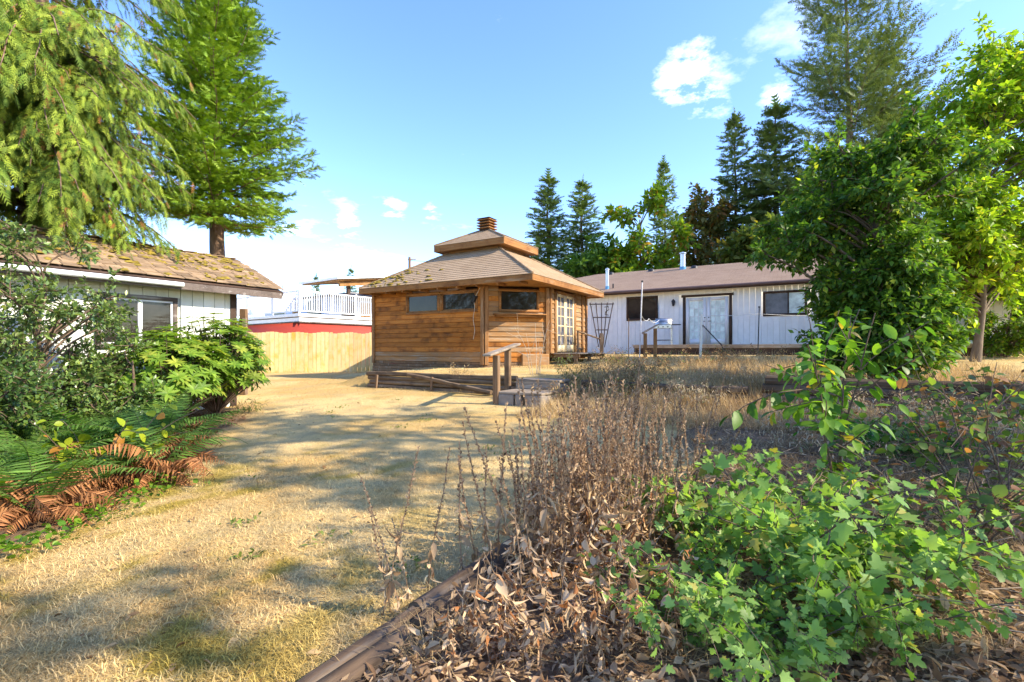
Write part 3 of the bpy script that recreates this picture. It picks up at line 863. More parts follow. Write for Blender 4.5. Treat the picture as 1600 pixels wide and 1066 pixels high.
# local: x along u, y along v ; eave on x=0, runs to y=-6
sw = Wall(sh, (-.38, -6.2), (-.38, -.82), .30, 2.72, 'white_stain')
ops = [(6.2 - 3.16, 6.2 - 1.92, 1.50, 2.46)]
sw.panels('white_stain', .205, ops, .009)
sw.window(*ops[0], 'grey_trim', 'glass', .075, .05, mull=[0.02], inner='white_gloss')
Wall(sh, (-.38, -.82), (-3.1, -.82), .3, 2.72, 'white_stain').panels('white_stain', .21, [])
Wall(sh, (-3.1, -.82), (-3.1, -6.2), .3, 2.72, 'white_stain'); Wall(sh, (-3.1, -6.2), (-.38, -6.2), .3, 2.72, 'white_stain')
box('corner_trim', (.05, .12, 2.45), (-.36, -.86, 1.5), 'brown_trim', sh); box('corner_trim', (.12, .05, 2.45), (-.44, -.79, 1.5), 'brown_trim', sh)
SZ, SR, SW = 2.76, 3.58, 1.74
for sg in (0, 1):
    q = MB()
    xa = 0 if sg == 0 else -2 * SW
    V = [(xa, -6.6, SZ), (xa, 0, SZ), (-SW, 0, SR), (-SW, -6.6, SR)]
    q.add([*V, *[(a, b, c - .035) for a, b, c in V]], [[0, 1, 2, 3], [7, 6, 5, 4], [0, 4, 5, 1], [1, 5, 6, 2], [2, 6, 7, 3], [3, 7, 4, 0]])
    deck_ = q.build('roof', 'brown_trim', sh)
    if sg == 0: sroof = deck_
box('fascia', (.03, 6.6, .13), (.0, -3.3, SZ - .10), 'grey_trim', sh, bev=.004)
q = MB(); q.tube([(.06, -6.6, SZ - .085), (.06, -2.0, SZ - .085)], .045, 8); q.build('gutter', 'white_gloss', sh)
sl_ = math.hypot(SW, SR - SZ); sa = math.atan2(SR - SZ, SW)
box('barge_board', (sl_, .03, .12), (-SW / 2, .02, (SZ + SR) / 2 - .08), 'grey_trim', sh, (0, sa, 0))
for i in range(4): box('rafter', (.05, .62, .05), (-.25 - i * .4, -.42, SZ + (.25 + i * .4) * (SR - SZ) / SW - .075), 'grey_trim', sh)
rows = 12
for r in range(rows):
    f = r / rows
    off = random.random() * .2
    y = -6.55 + off * .3
    while y < .04:
        wd_ = random.uniform(.22, .34)
        if y + wd_ > .09: wd_ = .09 - y
        if wd_ > .08:
            cx = -(f + .5 / rows + .02) * SW + .03; cz = SZ + (f + .5 / rows + .02) * (SR - SZ) + .028
            box('shingle', (sl_ / rows * 1.22, wd_ - .012, .013), (cx, y + wd_ / 2, cz + random.uniform(0, .006)), 'shingle', sroof,
                (random.uniform(-.015, .015), sa - .055 + random.uniform(-.02, .02), random.uniform(-.02, .02)), .003)
        y += wd_
for i in range(22): box('ridge_shingle', (.22, .30, .02), (-SW - .0, -6.3 + i * .29, SR + .045), 'shingle', sroof, (rad(4), 0, random.uniform(-.05, .05)), .004)
def pick():
    f = random.betavariate(2.2, 1.3); y = -.2 - 4.6 * random.betavariate(1.0, 1.4)
    return np.array([-f * SW, y, SZ + f * (SR - SZ) + .04]), random.uniform(.5, 1.6)
moss_clump(260, pick, .05, 'moss', sh)

# ------------------------------------------------------------------ wooden fence and gate post
fn = thing('board_fence', 'pale yellow stained upright board fence below the red walled house', 'fence', (-8.9, 20.5, 0), rad(11))
for i in range(56):
    x = -5.6 + i * .166
    zb = .42 + .03 * math.sin(i)
    h = 1.76 + random.uniform(-.012, .012)
    box('fence_board', (.157, .02, h), (x, random.uniform(-.004, .004), zb + h / 2), 'fence', fn, (random.uniform(-.01, .01), random.uniform(-.005, .005), 0), .004)
for z in (.75, 1.9): box('rail', (9.4, .05, .09), (-.95, .04, z), 'fence', fn)
for i in range(5): box('post', (.09, .09, 1.9), (-5.4 + 2.2 * i, .115, 1.25), 'fence', fn)
gp = thing('gate_post', 'tall grey weathered gate post at the shed corner', 'post', (-6.62, 12.0, 0))
box('post', (.15, .12, 2.2), (0, 0, 1.38), 'weathered_v', gp); box('hinge_board', (.10, .03, 1.7), (.06, -.078, 1.4), 'weathered', gp)

# ------------------------------------------------------------------ neighbour's house with raised deck
NO = (-10.7, 24.5)
nb = thing('neighbour_house', 'red walled neighbouring house with raised white railed deck and flat wood soffit roof', 'house', (NO[0], NO[1], 0), rad(-36))
# local x along u-ish (towards the right and near), y along v-ish (right and away)
q = MB(); q.box((9, 12, 2.7), (-4.52, 6.03, 1.5)); q.build('wall', 'red', nb)
box('window', (.03, 1.35, .30), (.02, 5.1, 2.62), 'white_gloss', nb)
box('deck_slab', (9.3, 12.3, .16), (-4.55, 6.05, 3.20), 'white_gloss', nb, bev=.01)
box('deck_fascia', (9.15, 12.15, .20), (-4.55, 6.05, 2.98), 'white_gloss', nb, bev=.01)
box('drip_edge', (9.22, 12.22, .05), (-4.55, 6.05, 2.845), 'grey_trim', nb)
rl = obj('railing', box_mesh((.09, .09, 1.28), 'white_gloss', .01), nb, (-.05, .02, 3.92))
def rail_run(p0, p1, posts):
    p0 = np.array(p0, float); p1 = np.array(p1, float); L = np.linalg.norm(p1 - p0); ang = math.atan2(*(p1 - p0)[::-1]); mid = (p0 + p1) / 2
    for z in (.52, .0 - .5): box('rail', (L, .05, .06), (mid[0], mid[1], z), 'white_gloss', rl, (0, 0, ang), .005)
    n = int(L / .135)
    for i in range(1, n):
        p = p0 + (p1 - p0) * i / n
        box('baluster', (.042, .042, 1.0), (p[0], p[1], .01), 'white_gloss', rl, (0, 0, ang), 0)
    for f in posts: p = p0 + (p1 - p0) * f; box('post', (.08, .08, 1.26), (p[0], p[1], -.01), 'white_gloss', rl, bev=.008)
rail_run((0, 0), (0, 7.5), (.45, .98)); rail_run((0, 0), (-8.6, 0), (.3, .62, .98))
q = MB(); q.box((7.4, 8.6, 1.3), (-6.2, 7.6, 3.93)); q.build('upper_wall', 'bluewall', nb)
for (x, y, sx, sy, mt) in ((-2.48, 4.6, .04, .9, 'glass'), (-2.48, 5.9, .05, .7, 'soffit'), (-2.48, 8.2, .04, 1.7, 'glass'), (-2.48, 10.6, .04, .8, 'glass')):
    box('window', (sx, sy, 1.0), (x, y, 3.9), mt, nb)
for (x, sx, mt) in ((-4.0, 1.4, 'glass'), (-6.0, .8, 'soffit'), (-8.0, 1.5, 'glass')): box('window', (sx, .04, 1.0), (x, 3.28, 3.9), mt, nb)
r0 = 4.72
rv = [(-10.2, 2.9, r0 - .1), (-2.0, 2.9, r0 - .1), (-2.0, 12.3, r0 - .1), (-10.2, 12.3, r0 - .1)]
for j in range(4):
    a, b = rv[j], rv[(j + 1) % 4]; ap2 = (-6.1, 7.5, r0 + .75)
    roof_face('roof', a, b, ap2, tuple(np.array(ap2) + [.001, .001, 0]), 'rgrey', nb, .25)
CR = (rad(8.0), 0, 0)
box('carport_soffit', (3.6, 7.6, .06), (-1.6, 5.9, 5.72), 'soffit', nb, CR); box('carport_roof', (3.8, 7.9, .12), (-1.6, 5.9, 5.83), 'white_gloss', nb, CR)
box('carport_beam', (.16, 7.2, .30), (-.1, 5.9, 5.54), 'soffit', nb, CR)
for yy, zt in ((3.1, 5.1), (9.0, 5.9)): box('carport_post', (.16, .16, zt - 3.28), (-.35, yy, (zt + 3.28) / 2), 'brown_trim', nb)
q = MB(); q.tube([(.35, 7.2, 5.9), (.38, 7.0, 5.75), (.0, 6.6, 5.6), (-.2, 6.6, 3.4)], .05, 6); q.build('downpipe', 'white_gloss', nb)
# closed patio umbrella on that deck
um = thing('patio_umbrella', 'closed white patio umbrella standing on the neighbour deck', 'umbrella', (-12.5, 26.8, 3.29))
q = MB(); q.tube([(0, 0, 0), (0, 0, 2.3)], .025, 8); q.build('pole', 'metal', um)
q = MB(); q.tube([(0, 0, .55), (0, 0, .62), (0, 0, 1.4), (0, 0, 2.05), (0, 0, 2.25)], [.10, .24, .2, .09, .015], 8); q.build('canopy', 'white_gloss', um)
q = MB(); q.tube([(0, 0, 0), (0, 0, .08)], .25, 12); q.build('base', 'metal_dark', um)

# ------------------------------------------------------------------ utility pole
px_, py_ = px2(640, 60)
up = thing('utility_pole', 'thin utility pole rising beyond the garden room roof', 'pole', (px_, py_, 0))
q = MB(); q.tube([(0, 0, 0), (0, 0, 12.8)], [.2, .16], 8); q.build('pole', 'weathered_v', up); box('crossarm', (1.0, .12, .12), (.3, 0, 12.5), 'weathered', up)
q = MB()
pa = np.array([px_, py_, 12.4]); pb = np.array([30, 31, 10.4])
q.tube([pa + (pb - pa) * i / 20 - np.array([0, 0, 1.6 * 4 * (i / 20) * (1 - i / 20)]) for i in range(21)], .018, 4); tag(q.build('power_line', 'black'), 'thin black power line strung above the bungalow roof', 'wire')

# ------------------------------------------------------------------ retaining logs and steps
def logmesh(L, r, mat, seed, bend=.0, cap=True):
    q = MB(); n = max(6, int(L / .22)); rr = random.Random(seed)
    x = np.linspace(-L / 2, L / 2, n)
    pts = np.stack([x, bend * np.sin(x * 1.7 + seed) * .03, bend * np.cos(x * 1.3 + seed) * .02], 1)
    K = 22
    q.tube(pts, [r * (1 + .05 * rr.gauss(0, 1)) for _ in x], K)
    V = q.V[0].reshape(n, K, 3); f = 1 + .06 * np.array([rr.gauss(0, 1) for _ in range(K)])
    for j in rr.sample(range(K), 4): f[j] -= .22          # drying cracks
    ff = f[None, :] + .035 * np.array([[rr.gauss(0, 1) for _ in range(K)] for _ in range(n)])
    V[:, :, 1:] = (V[:, :, 1:] - pts[:, None, 1:]) * ff[:, :, None] + pts[:, None, 1:]
    return q.mesh('log', mat, False)
def wallogs(t0, t1, n, r, label, mat, zoff=0):
    c = xy((t0 + t1) / 2, 0)
    o = thing('retaining_wall', label, 'retaining wall', (c[0], c[1], 0), ROT)
    zb = float(min(g1(*xy(tt, -.3)) for tt in np.linspace(t0, t1, 5)))
    for i in range(n):
        L = (t1 - t0) - random.uniform(0, .25)
        obj('log', logmesh(L, r * random.uniform(.92, 1.06), mat, i * 7 + int(t0 * 3), .35), o, (random.uniform(-.06, .06), -.12 + .025 * i, zb + r * .7 + i * r * 1.86), (random.uniform(0, 6), 0, random.uniform(-.012, .012)))
    for tt in np.linspace(t0 + .5, t1 - .5, 3):
        box('stake', (.06, .05, .5), (tt - (t0 + t1) / 2, -.24, zb + .1), 'weathered_v', o, (rad(random.uniform(-6, 4)), rad(random.uniform(-5, 5)), 0))
    return o
rw = wallogs(-3.95, .75, 4, .058, 'low wall of stacked round logs below the cedar garden room', 'log_tan')
obj('log', logmesh(2.6, .045, 'log_tan', 71, 1), rw, (.5, -.26, .70), (0, rad(6), rad(-3)))
wallogs(2.15, 5.3, 3, .07, 'dark low log wall half buried in dry weeds beside the steps', 'log')
wallogs(5.4, 9.6, 4, .075, 'dark log wall under the leafy dark green tree', 'log')
st = thing('garden_steps', 'two garden steps of grey blocks and planks', 'steps', (*xy(1.52, 0), 0), ROT)
zl = g1(*xy(1.52, -1.5))
for x in (-.39, -.06, .22): box('concrete_block', (.36 if x != -.06 else .12, .18, .24), (x if x != -.06 else -.11, -1.22, zl + .10), 'concrete', st, bev=.012)
box('tread', (.98, .75, .045), (-.1, -.93, zl + .245), 'weathered', st, bev=.008)
box('riser', (.98, .05, .16), (-.1, -.54, zl + .34), 'weathered', st); box('tread', (1.0, .52, .05), (-.1, -.28, zl + .445), 'weathered', st, bev=.008)
q = MB(); q.box((.94, .9, .22), (-.1, -.68, zl + .09)); q.box((.92, .5, .42), (-.1, -.27, zl + .2)); q.build('fill', 'concrete', st)
sr = thing('stair_railing', 'short stair railing of two brown posts under a bleached slanting plank', 'railing', (0, 0, 0))
for (x, y, zt) in ((-.30, 9.42, 1.37), (-.09, 10.3, 1.49)):
    zb = g1(x, y) - .1
    box('post', (.125, .10, zt - zb), (x, y, (zt + zb) / 2), 'weathered_v', sr, (0, 0, ROT), .012)
a = np.array([-.47, 9.0, 1.375]); b = np.array([.12, 10.75, 1.60]); d = b - a
box('handrail', (.17, np.linalg.norm(d), .045), tuple((a + b) / 2), 'weathered', sr, (math.asin(d[2] / np.linalg.norm(d)), 0, math.atan2(-d[0], d[1])), .01)

# ------------------------------------------------------------------ yard furniture by the house
def ground_thing(name, label, cat, px, d, rot=0, group=None):
    x, y = px2(px, d); return thing(name, label, cat, (x, y, g1(x, y)), rot, group)
tr = ground_thing('trellis', 'dark fan shaped wooden trellis against the white bungalow wall', 'trellis', 940, 17.2, rad(-8))
zt = pz(473, 17.2) - tr.location.z; z0 = pz(534, 17.2) - tr.location.z
for i, (xb, xt) in enumerate(((-.10, -.40), (-.05, -.2), (0, 0), (.05, .2), (.10, .40))):
    q = MB(); q.tube([(xb, 0, z0 - .2), (xt, 0, zt)], .016, 4); q.build('slat', 'brown_trim', tr)
for f, wd in ((.96, .86), (.62, .6), (.30, .38)): box('crosspiece', (wd, .02, .035), (0, -.02, z0 + (zt - z0) * f), 'brown_trim', tr)
q = MB()
sx = np.array([(.10, .88), (.22, .9), (.25, .82), (.14, .76), (.12, .70), (.22, .68), (.22, .62)]) 
q.tube([(a, -.03, z0 + (zt - z0) * b) for a, b in sx], .018, 5); q.build('scroll_ornament', 'metal_dark', tr)
box('post', (.13, .13, z0 + .42), (0, .02, (z0 + .42) / 2 - .12), 'weathered_v', tr)
hr = thing('handrail', 'thin brown handrail sloping from the garden room door post to a stub post', 'railing')
xa, ya = px2(903, 15.9); xb, yb = px2(938, 17.0)
q = MB(); q.tube([(xa, ya, pz(518, 15.9)), (xb, yb, pz(530, 17.0))], .03, 6); q.build('rail', 'weathered_v', hr)
q = MB(); q.tube([(xa, ya, g1(xa, ya)), (xa, ya, pz(517, 15.9))], .035, 6); q.build('post', 'weathered_v', hr)
r2 = ground_thing('step_railing', 'pair of brown posts under a white slanted board beside the barbecue', 'railing', 1016, 16.6, ROT)
zz0 = r2.location.z
for x, zt in ((-.14, pz(521, 16.6) - zz0), (.14, pz(514, 16.9) - zz0)): box('post', (.11, .09, zt + .3), (x, x * .8, zt / 2 - .15), 'cedar_post', r2, bev=.01)
box('cap_board', (.62, .15, .04), (.0, .0, pz(515, 16.7) - zz0 + .02), 'weathered', r2, (0, rad(-28), rad(38)), .006)
# barbecue on the deck
bx, by = px2(1037, 19.4)
bq = thing('barbecue', 'steel gas barbecue with domed lid and side shelf on the deck', 'barbecue', (bx, by, 1.66), ROT + .15)
for x in (-.30, .30):
    for y in (-.2, .2): box('leg', (.035, .035, .72), (x, y, .36), 'steel', bq)
box('shelf', (.62, .42, .03), (0, 0, .18), 'metal_dark', bq); box('firebox', (.62, .46, .16), (0, 0, .72), 'metal', bq, bev=.02); box('control_panel', (.62, .04, .12), (0, -.26, .70), 'steel', bq)
box('side_shelf', (.32, .42, .03), (.49, 0, .79), 'metal_dark', bq)
q = MB(); a_ = np.linspace(0, math.pi, 9); 
ring = np.stack([0 * a_, -.23 * np.cos(a_), .26 * np.sin(a_)], 1)
V = np.vstack([ring + [-.31, 0, .80], ring + [.31, 0, .80], [[-.31, 0, .80]], [[.31, 0, .80]]])
q.add(V, [[i, i + 1, 10 + i, 9 + i] for i in range(8)]); q.F.append(np.array([[18, i + 1, i] for i in range(8)] + [[19, 9 + i, 10 + i] for i in range(8)])); q.build('lid', 'steel', bq)
q = MB(); q.tube([(-.24, -.26, .93), (.24, -.26, .93)], .014, 6); q.build('handle', 'metal_dark', bq)
for i in range(3): q = MB(); q.tube([(-.18 + .18 * i, -.28, .70), (-.18 + .18 * i, -.31, .70)], .025, 8); q.build('knob', 'black', bq)
def pole(name, label, cat, px, d, ytop, r, mat, lean=0):
    o = ground_thing(name, label, cat, px, d); z = pz(ytop, d) - o.location.z
    q = MB(); q.tube([(0, 0, -.15), (lean * .5, 0, z * .5), (lean, 0, z)], r, 8); q.build('shaft', mat, o)
    return o, (o.location.x + lean, o.location.y, o.location.z + z)
p1, tp1 = pole('clothesline_pole', 'tall thin white pole with ropes beside the brown window', 'pole', 999, 16.8, 441, .022, 'rope', .10)
q = MB(); q.tube([(.1, 0, tp1[2] - p1.location.z), (.1, 0, tp1[2] - p1.location.z + .05)], .04, 8); q.build('finial', 'metal_dark', p1)
p2, tp2 = pole('rope_post', 'flaking white rope post in front of the glazed double doors', 'post', 1094, 15.6, 491, .045, 'white_stain', .06)
p3, tp3 = pole('stake', 'slim dark metal stake holding the rope near the curtained window', 'stake', 1184, 16.2, 481, .018, 'metal_dark', .05)
q = MB(); q.tube([(.05, 0, tp3[2] - p3.location.z), (.05, 0, tp3[2] - p3.location.z + .05)], .032, 8); q.build('cap', 'metal_dark', p3)
p4, tp4 = pole('wooden_stake', 'thin pale wooden stake standing in weeds below the brown window', 'stake', 982, 16.4, 497, .014, 'cedar_post', .01)
def rope(pts, sag, name, label, r=.009, mat='rope'):
    q = MB()
    for a, b in zip(pts[:-1], pts[1:]):
        a = np.array(a); b = np.array(b)
        q.tube([a + (b - a) * f - np.array([0, 0, sag * 4 * f * (1 - f)]) for f in np.linspace(0, 1, 11)], r, 5)
    tag(q.build(name, mat), label, 'rope')
e3 = (*px2(1290, 16.4), pz(492, 16.4))
rope([(tp2[0], tp2[1], tp2[2] - .03), (tp3[0], tp3[1], tp3[2] - .2), e3], .04, 'rope', 'taut white rope from the flaking post to the dark stake', .008)
rope([(*px2(1003, 16.8), pz(494, 16.8)), (*px2(1014, 17.3), pz(498, 17.3)), (*px2(1030, 18), pz(500, 18))], .12, 'rope', 'slack white rope looped from the tall white pole, higher one', .009)
rope([(*px2(999, 16.8), pz(516, 16.8)), (*px2(1010, 16.7), pz(523, 16.7))], .06, 'rope', 'slack white rope low on the tall white pole', .009)
q = MB(); q.tube([(tp2[0], tp2[1] - .05, pz(508, 15.5)), (*px2(1128, 15.3), pz(540, 15.3)), (*px2(1135, 15.2), g1(*px2(1135, 15.2)))], .02, 6); tag(q.build('leaning_pipe', 'metal_dark'), 'dark pipe leaning on the flaking white post', 'pipe')

# brown fence beyond the right hand trees
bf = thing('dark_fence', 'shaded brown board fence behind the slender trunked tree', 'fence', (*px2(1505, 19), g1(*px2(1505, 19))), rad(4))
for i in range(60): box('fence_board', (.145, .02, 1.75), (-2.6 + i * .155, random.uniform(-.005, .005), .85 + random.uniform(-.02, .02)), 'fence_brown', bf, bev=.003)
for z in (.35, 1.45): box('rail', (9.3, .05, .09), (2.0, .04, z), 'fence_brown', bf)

# log edging of the foreground bed
d_ = LE1 - LE0; L_ = np.linalg.norm(d_); dn = d_ / L_; nn = np.array([dn[1], -dn[0]])
le = thing('log_edging', 'split dark landscape logs edging the planting bed of dry stalks', 'log edging', (LE0[0], LE0[1], 0), math.atan2(dn[1], dn[0]))
for (x0, x1, off, zz_, r, mt, sd) in ((-.3, 1.12, .0, .06, .062, 'log', 3), (1.13, 2.3, .01, .06, .058, 'log', 4), (-.3, .98, -.118, .085, .058, 'log', 8), (1.0, 2.1, -.115, .08, .052, 'log', 9), (-.3, .62, -.222, .10, .048, 'log', 12)):
    cx = (x0 + x1) / 2; wx = LE0 + dn * cx
    obj('log', logmesh(x1 - x0, r, mt, sd, .6), le, (cx, off, g1(wx[0] - nn[0] * .3, wx[1] - nn[1] * .3) + zz_), (random.uniform(0, 6), rad(-1.2), random.uniform(-.02, .02)))

# ================================================================== vegetation
def curve(p0, d0, L, n, droop=0.0, jit=0.03, lift=0.0):
    """points of a branch that starts along d0 and bends with gravity"""
    P = [np.array(p0, float)]; d = np.array(d0, float); d /= np.linalg.norm(d)
    for i in range(n):
        d = d + np.array([0, 0, (lift - droop) / n]) + rng.normal(size=3) * jit
        d /= np.linalg.norm(d); P.append(P[-1] + d * L / n)
    return np.array(P)
def along(P, s):
    s = np.clip(np.asarray(s, float), 0, 1) * (len(P) - 1); i = np.minimum(s.astype(int), len(P) - 2); f = (s - i)[:, None]
    return P[i] * (1 - f) + P[i + 1] * f, P[i + 1] - P[i]

def conifer(H, R, z_low, whorl, per, twig_step, tuft, ca, cb, tmpl, prof, e_low=-.25, e_top=.7, trunk_r=.2, seg=8, lift=.25, gap=0.0, lean=(0, 0), tw=.55, flat=.35, skip=None):
    tm = MB(); nm = MB()
    zt = np.linspace(0, H, 14)
    ctr = lambda z: np.array([lean[0] * (z / H) ** 2 + .04 * math.sin(z * .9), lean[1] * (z / H) ** 2 + .04 * math.cos(z * 1.1), z])
    tm.tube([ctr(z) for z in zt], trunk_r * (1 - .93 * (zt / H)) * (1 + .35 * np.exp(-zt * 1.5)), seg)
    z = z_low
    while z < H * .985:
        f = (z - z_low) / (H - z_low)
        a0 = random.random() * 6.28
        for k in range(per):
            if random.random() < gap: continue
            az = a0 + k * 6.283 / per + random.gauss(0, .25)
            if skip and skip(az, z): continue
            L = R * prof(f) * random.uniform(.68, 1.12)
            if L < .06: L = .06
            el = e_low + (e_top - e_low) * f + random.gauss(0, .1)
            d0 = np.array([math.cos(az) * math.cos(el), math.sin(az) * math.cos(el), math.sin(el)])
            P = curve(ctr(z + random.uniform(-.5, .5) * whorl), d0, L, 6, 0, .04, lift)
            tm.tube(P, np.linspace(max(.006, trunk_r * .16 * (1 - .7 * f)), .004, len(P)), 4, cap=False)
            nt_ = max(3, int(L / twig_step))
            s = np.repeat(np.linspace(.12, .98, nt_), 2); sg = np.tile([-1., 1.], nt_)
            p, T = along(P, s); T = T / np.linalg.norm(T, axis=1, keepdims=True)
            side = np.cross(T, [0, 0, 1.]); side /= np.maximum(np.linalg.norm(side, axis=1, keepdims=True), 1e-6)
            td = T * .75 + side * sg[:, None] * .8 + rng.normal(size=p.shape) * .14
            td /= np.linalg.norm(td, axis=1, keepdims=True)
            tl = tw * L * (1.02 - s) * (.35 + s) * 1.1 + tuft * .8
            nk = np.maximum(1, (tl / (tuft * .62)).astype(int))
            idx = np.repeat(np.arange(len(p)), nk)
            kk = np.concatenate([np.arange(n_) for n_ in nk]); fr_ = (kk + .1) / nk[idx]
            pos = p[idx] + td[idx] * (tl[idx] * fr_)[:, None]
            pos[:, 2] -= .06 * (tl[idx] * fr_) ** 2
            dd = td[idx] + rng.normal(size=pos.shape) * .28
            up_ = np.tile([[0, 0, 1.]], (len(pos), 1)) + rng.normal(size=pos.shape) * flat
            nm.scatter(*tmpl, pos, fr(dd, up_), tuft * (.75 + .5 * rng.random(len(pos))), cols(len(pos), ca, cb, .14))
            nm.scatter(*tmpl, P[-1:], fr((P[-1:] - P[-2:-1]), np.array([[0, 0, 1.]])), np.array([tuft * 1.1]), cols(1, ca, cb))
        z += whorl * random.uniform(.75, 1.25)
    nm.scatter(*tmpl, np.array([ctr(H * .985)]), fr(np.array([[0, 0, 1.]]), np.array([[0, 1., 0]])), np.array([tuft * 2.]), cols(1, ca, cb))
    return tm, nm
def tree(name, label, loc, tm, nm, bark, leafmat, group=None, rotz=0, crown='crown', cat='tree'):
    t = thing(name, label, cat, loc, rotz, group)
    tm.build('trunk', bark, t, smooth=True); nm.build(crown, leafmat, t)
    return t

# bright fir behind the shed
tm, nm = conifer(12.6, 2.75, 4.45, .23, 7, .105, .19, (.11, .21, .016), (.29, .42, .04), SPRIG5,
                 lambda f: (1 - f) ** .62 * min(1, .85 + f * 1.8), -.18, .95, .25, 12, .30, .05, (-.35, 0), .50, .6)
tree('fir_tree', 'bright green fir with bare lower trunk standing behind the shed', (-7.95, 13.2, .5), tm, nm, 'bark_red', 'needle')

# drooping cedar over the shed
def cedar(H, z_low, n, R):
    tm = MB(); nm = MB()
    zt = np.linspace(0, H, 12); tm.tube(np.stack([.1 * np.sin(zt), 0 * zt, zt], 1), .28 * (1 - .9 * zt / H), 10)
    for i in range(n):
        z = z_low + (H - z_low) * random.random(); f = (z - z_low) / (H - z_low)
        az = random.random() * 6.283
        L = R * (1 - f) ** .38 * random.uniform(.6, 1.1) + .3
        if i % 2 == 0:           # the long low boughs that sweep over the shed roof
            az = random.uniform(-2.2, .12); z = random.uniform(3.9, 7.6); L = random.uniform(2.3, 3.5) + (.7 if az < -.6 else 0)
        elif z < 7 and .1 < (az % 6.283) < 1.5: L *= .55      # sparse on the side of the fir
        P = curve((0.1 * math.sin(z), 0, z), (math.cos(az), math.sin(az), .25), L, 8, 1.15, .05)
        tm.tube(P, np.linspace(.035, .006, len(P)), 5, cap=False)
        m_ = int(L / .050)
        p, T = along(P, .12 + .88 * rng.random(m_)); T = T / np.linalg.norm(T, axis=1, keepdims=True)
        # every side branchlet is a hanging chain of flat sprays
        sd = np.cross(T, [0, 0, 1.]); sd *= np.sign(rng.normal(size=(m_, 1)))
        for j in range(4):
            w_ = rng.random((m_, 1))
            d = T * .35 + sd * (.55 - .13 * j) + np.array([0, 0, -1.]) * (.28 + .30 * j) + rng.normal(size=(m_, 3)) * .16
            d /= np.linalg.norm(d, axis=1, keepdims=True)
            ln = .12 + .09 * rng.random(m_)
            nrm = np.cross(d, sd) + rng.normal(size=(m_, 3)) * .45
            keep = rng.random(m_) < (1, .9, .6, .3)[j]
            nm.scatter(*FAN, p[keep], fr(d, nrm)[keep], ln[keep] * 1.15, cols(int(keep.sum()), (.085, .16, .022), (.30, .37, .04), .22, (.28, .13, .04), .035))
            p = p + d * (ln * .85)[:, None]
    return tm, nm
tm, nm = cedar(15.5, 2.8, 400, 3.15)
tree('cedar_tree', 'drooping yellow green cedar hanging over the shed roof', (-9.7, 9.9, .4), tm, nm, 'bark_red', 'needle')

# background conifers (shared shapes, one object each)
narrow = lambda f: (1 - f) ** .75 * min(1, .55 + f * 2.2)
farA = conifer(15, 2.6, 1.2, .42, 7, .22, .46, (.09, .155, .05), (.21, .29, .085), SPRIGF, narrow, -.3, .45, .24, 7, .2, .12, (0, 0), .45, .5)
farB = conifer(17, 3.4, 2.0, .52, 7, .26, .52, (.095, .16, .055), (.23, .30, .09), SPRIGF, narrow, -.35, .35, .22, 7, .25, .12, (.2, 0), .5, .5)
meshA = (farA[0].mesh('trunk', 'bark', True), farA[1].mesh('crown', 'needle')); meshB = (farB[0].mesh('trunk', 'bark', True), farB[1].mesh('crown', 'needle'))
FC = [('slim dark conifer behind the garden room roof, taller of the close pair', 856, 276, 39, 'A', 1.4), ('slim dark conifer of the close pair, beside the round maple', 909, 284, 41, 'A', 1.35),
      ('narrow conifer spire rising behind the round maple', 1040, 254, 44, 'B', .85), ('dark conifer spire above the reddish brown tree', 1150, 184, 37, 'B', 1.0),
      ('dark conifer between the spire and the giant fir', 1212, 166, 36, 'A', 1.5), ('small dark conifer half hidden in the tall trees at the house end', 1268, 250, 38, 'A', 1.2),
      ('distant conifer tip over the white railed deck', 548, 420, 95, 'A', 1.0), ('tiny distant conifer tip between umbrella and carport', 494, 432, 100, 'A', 1.0), ('distant conifer crown peeping over the garden room cupola eave', 697, 388, 55, 'A', 1.5),
      ('dark conifer hidden low between the bungalow and tall firs', 1110, 330, 46, 'B', 1.0)]
for i, (lab, px, py, d, kind, wd) in enumerate(FC):
    x, y = px2(px, d); zb = g1(x, y); h = pz(py, d) - zb
    t = thing('conifer_tree', lab, 'tree', (x, y, zb), i * 1.3, 'conifers beyond the houses')
    me = meshA if kind == 'A' else meshB; H0 = 15. if kind == 'A' else 17.
    for nme, q in zip(('trunk', 'crown'), me):
        o = obj(nme, q, t); o.scale = (wd * h / H0 if d < 60 else h / H0 * wd, wd * h / H0, h / H0)
# the giant fir, open crown with long ascending boughs
tm, nm = conifer(27.5, 7.2, 3.0, .68, 7, .27, .50, (.075, .125, .04), (.20, .26, .085), SPRIG4, lambda f: (1 - f) ** .55 * (.75 + .5 * random.random()), -.25, .55, .34, 8, .75, .2, (-.5, 0), .42, .6)
tree('giant_fir', 'giant open crowned fir towering beyond the bungalow', (*px2(1330, 32), 1.2), tm, nm, 'bark', 'needle')
tm, nm = conifer(22, 5.0, 3, .75, 7, .26, .48, (.075, .12, .04), (.19, .245, .08), SPRIGF, lambda f: (1 - f) ** .55 * (.7 + .5 * random.random()), -.2, .5, .35, 8, .5, .3, (.8, 0), .42, .6)
tree('fir_tree', 'second tall fir beside the giant fir, leaning a little', (*px2(1368, 33.5), 1.2), tm, nm, 'bark', 'needle')

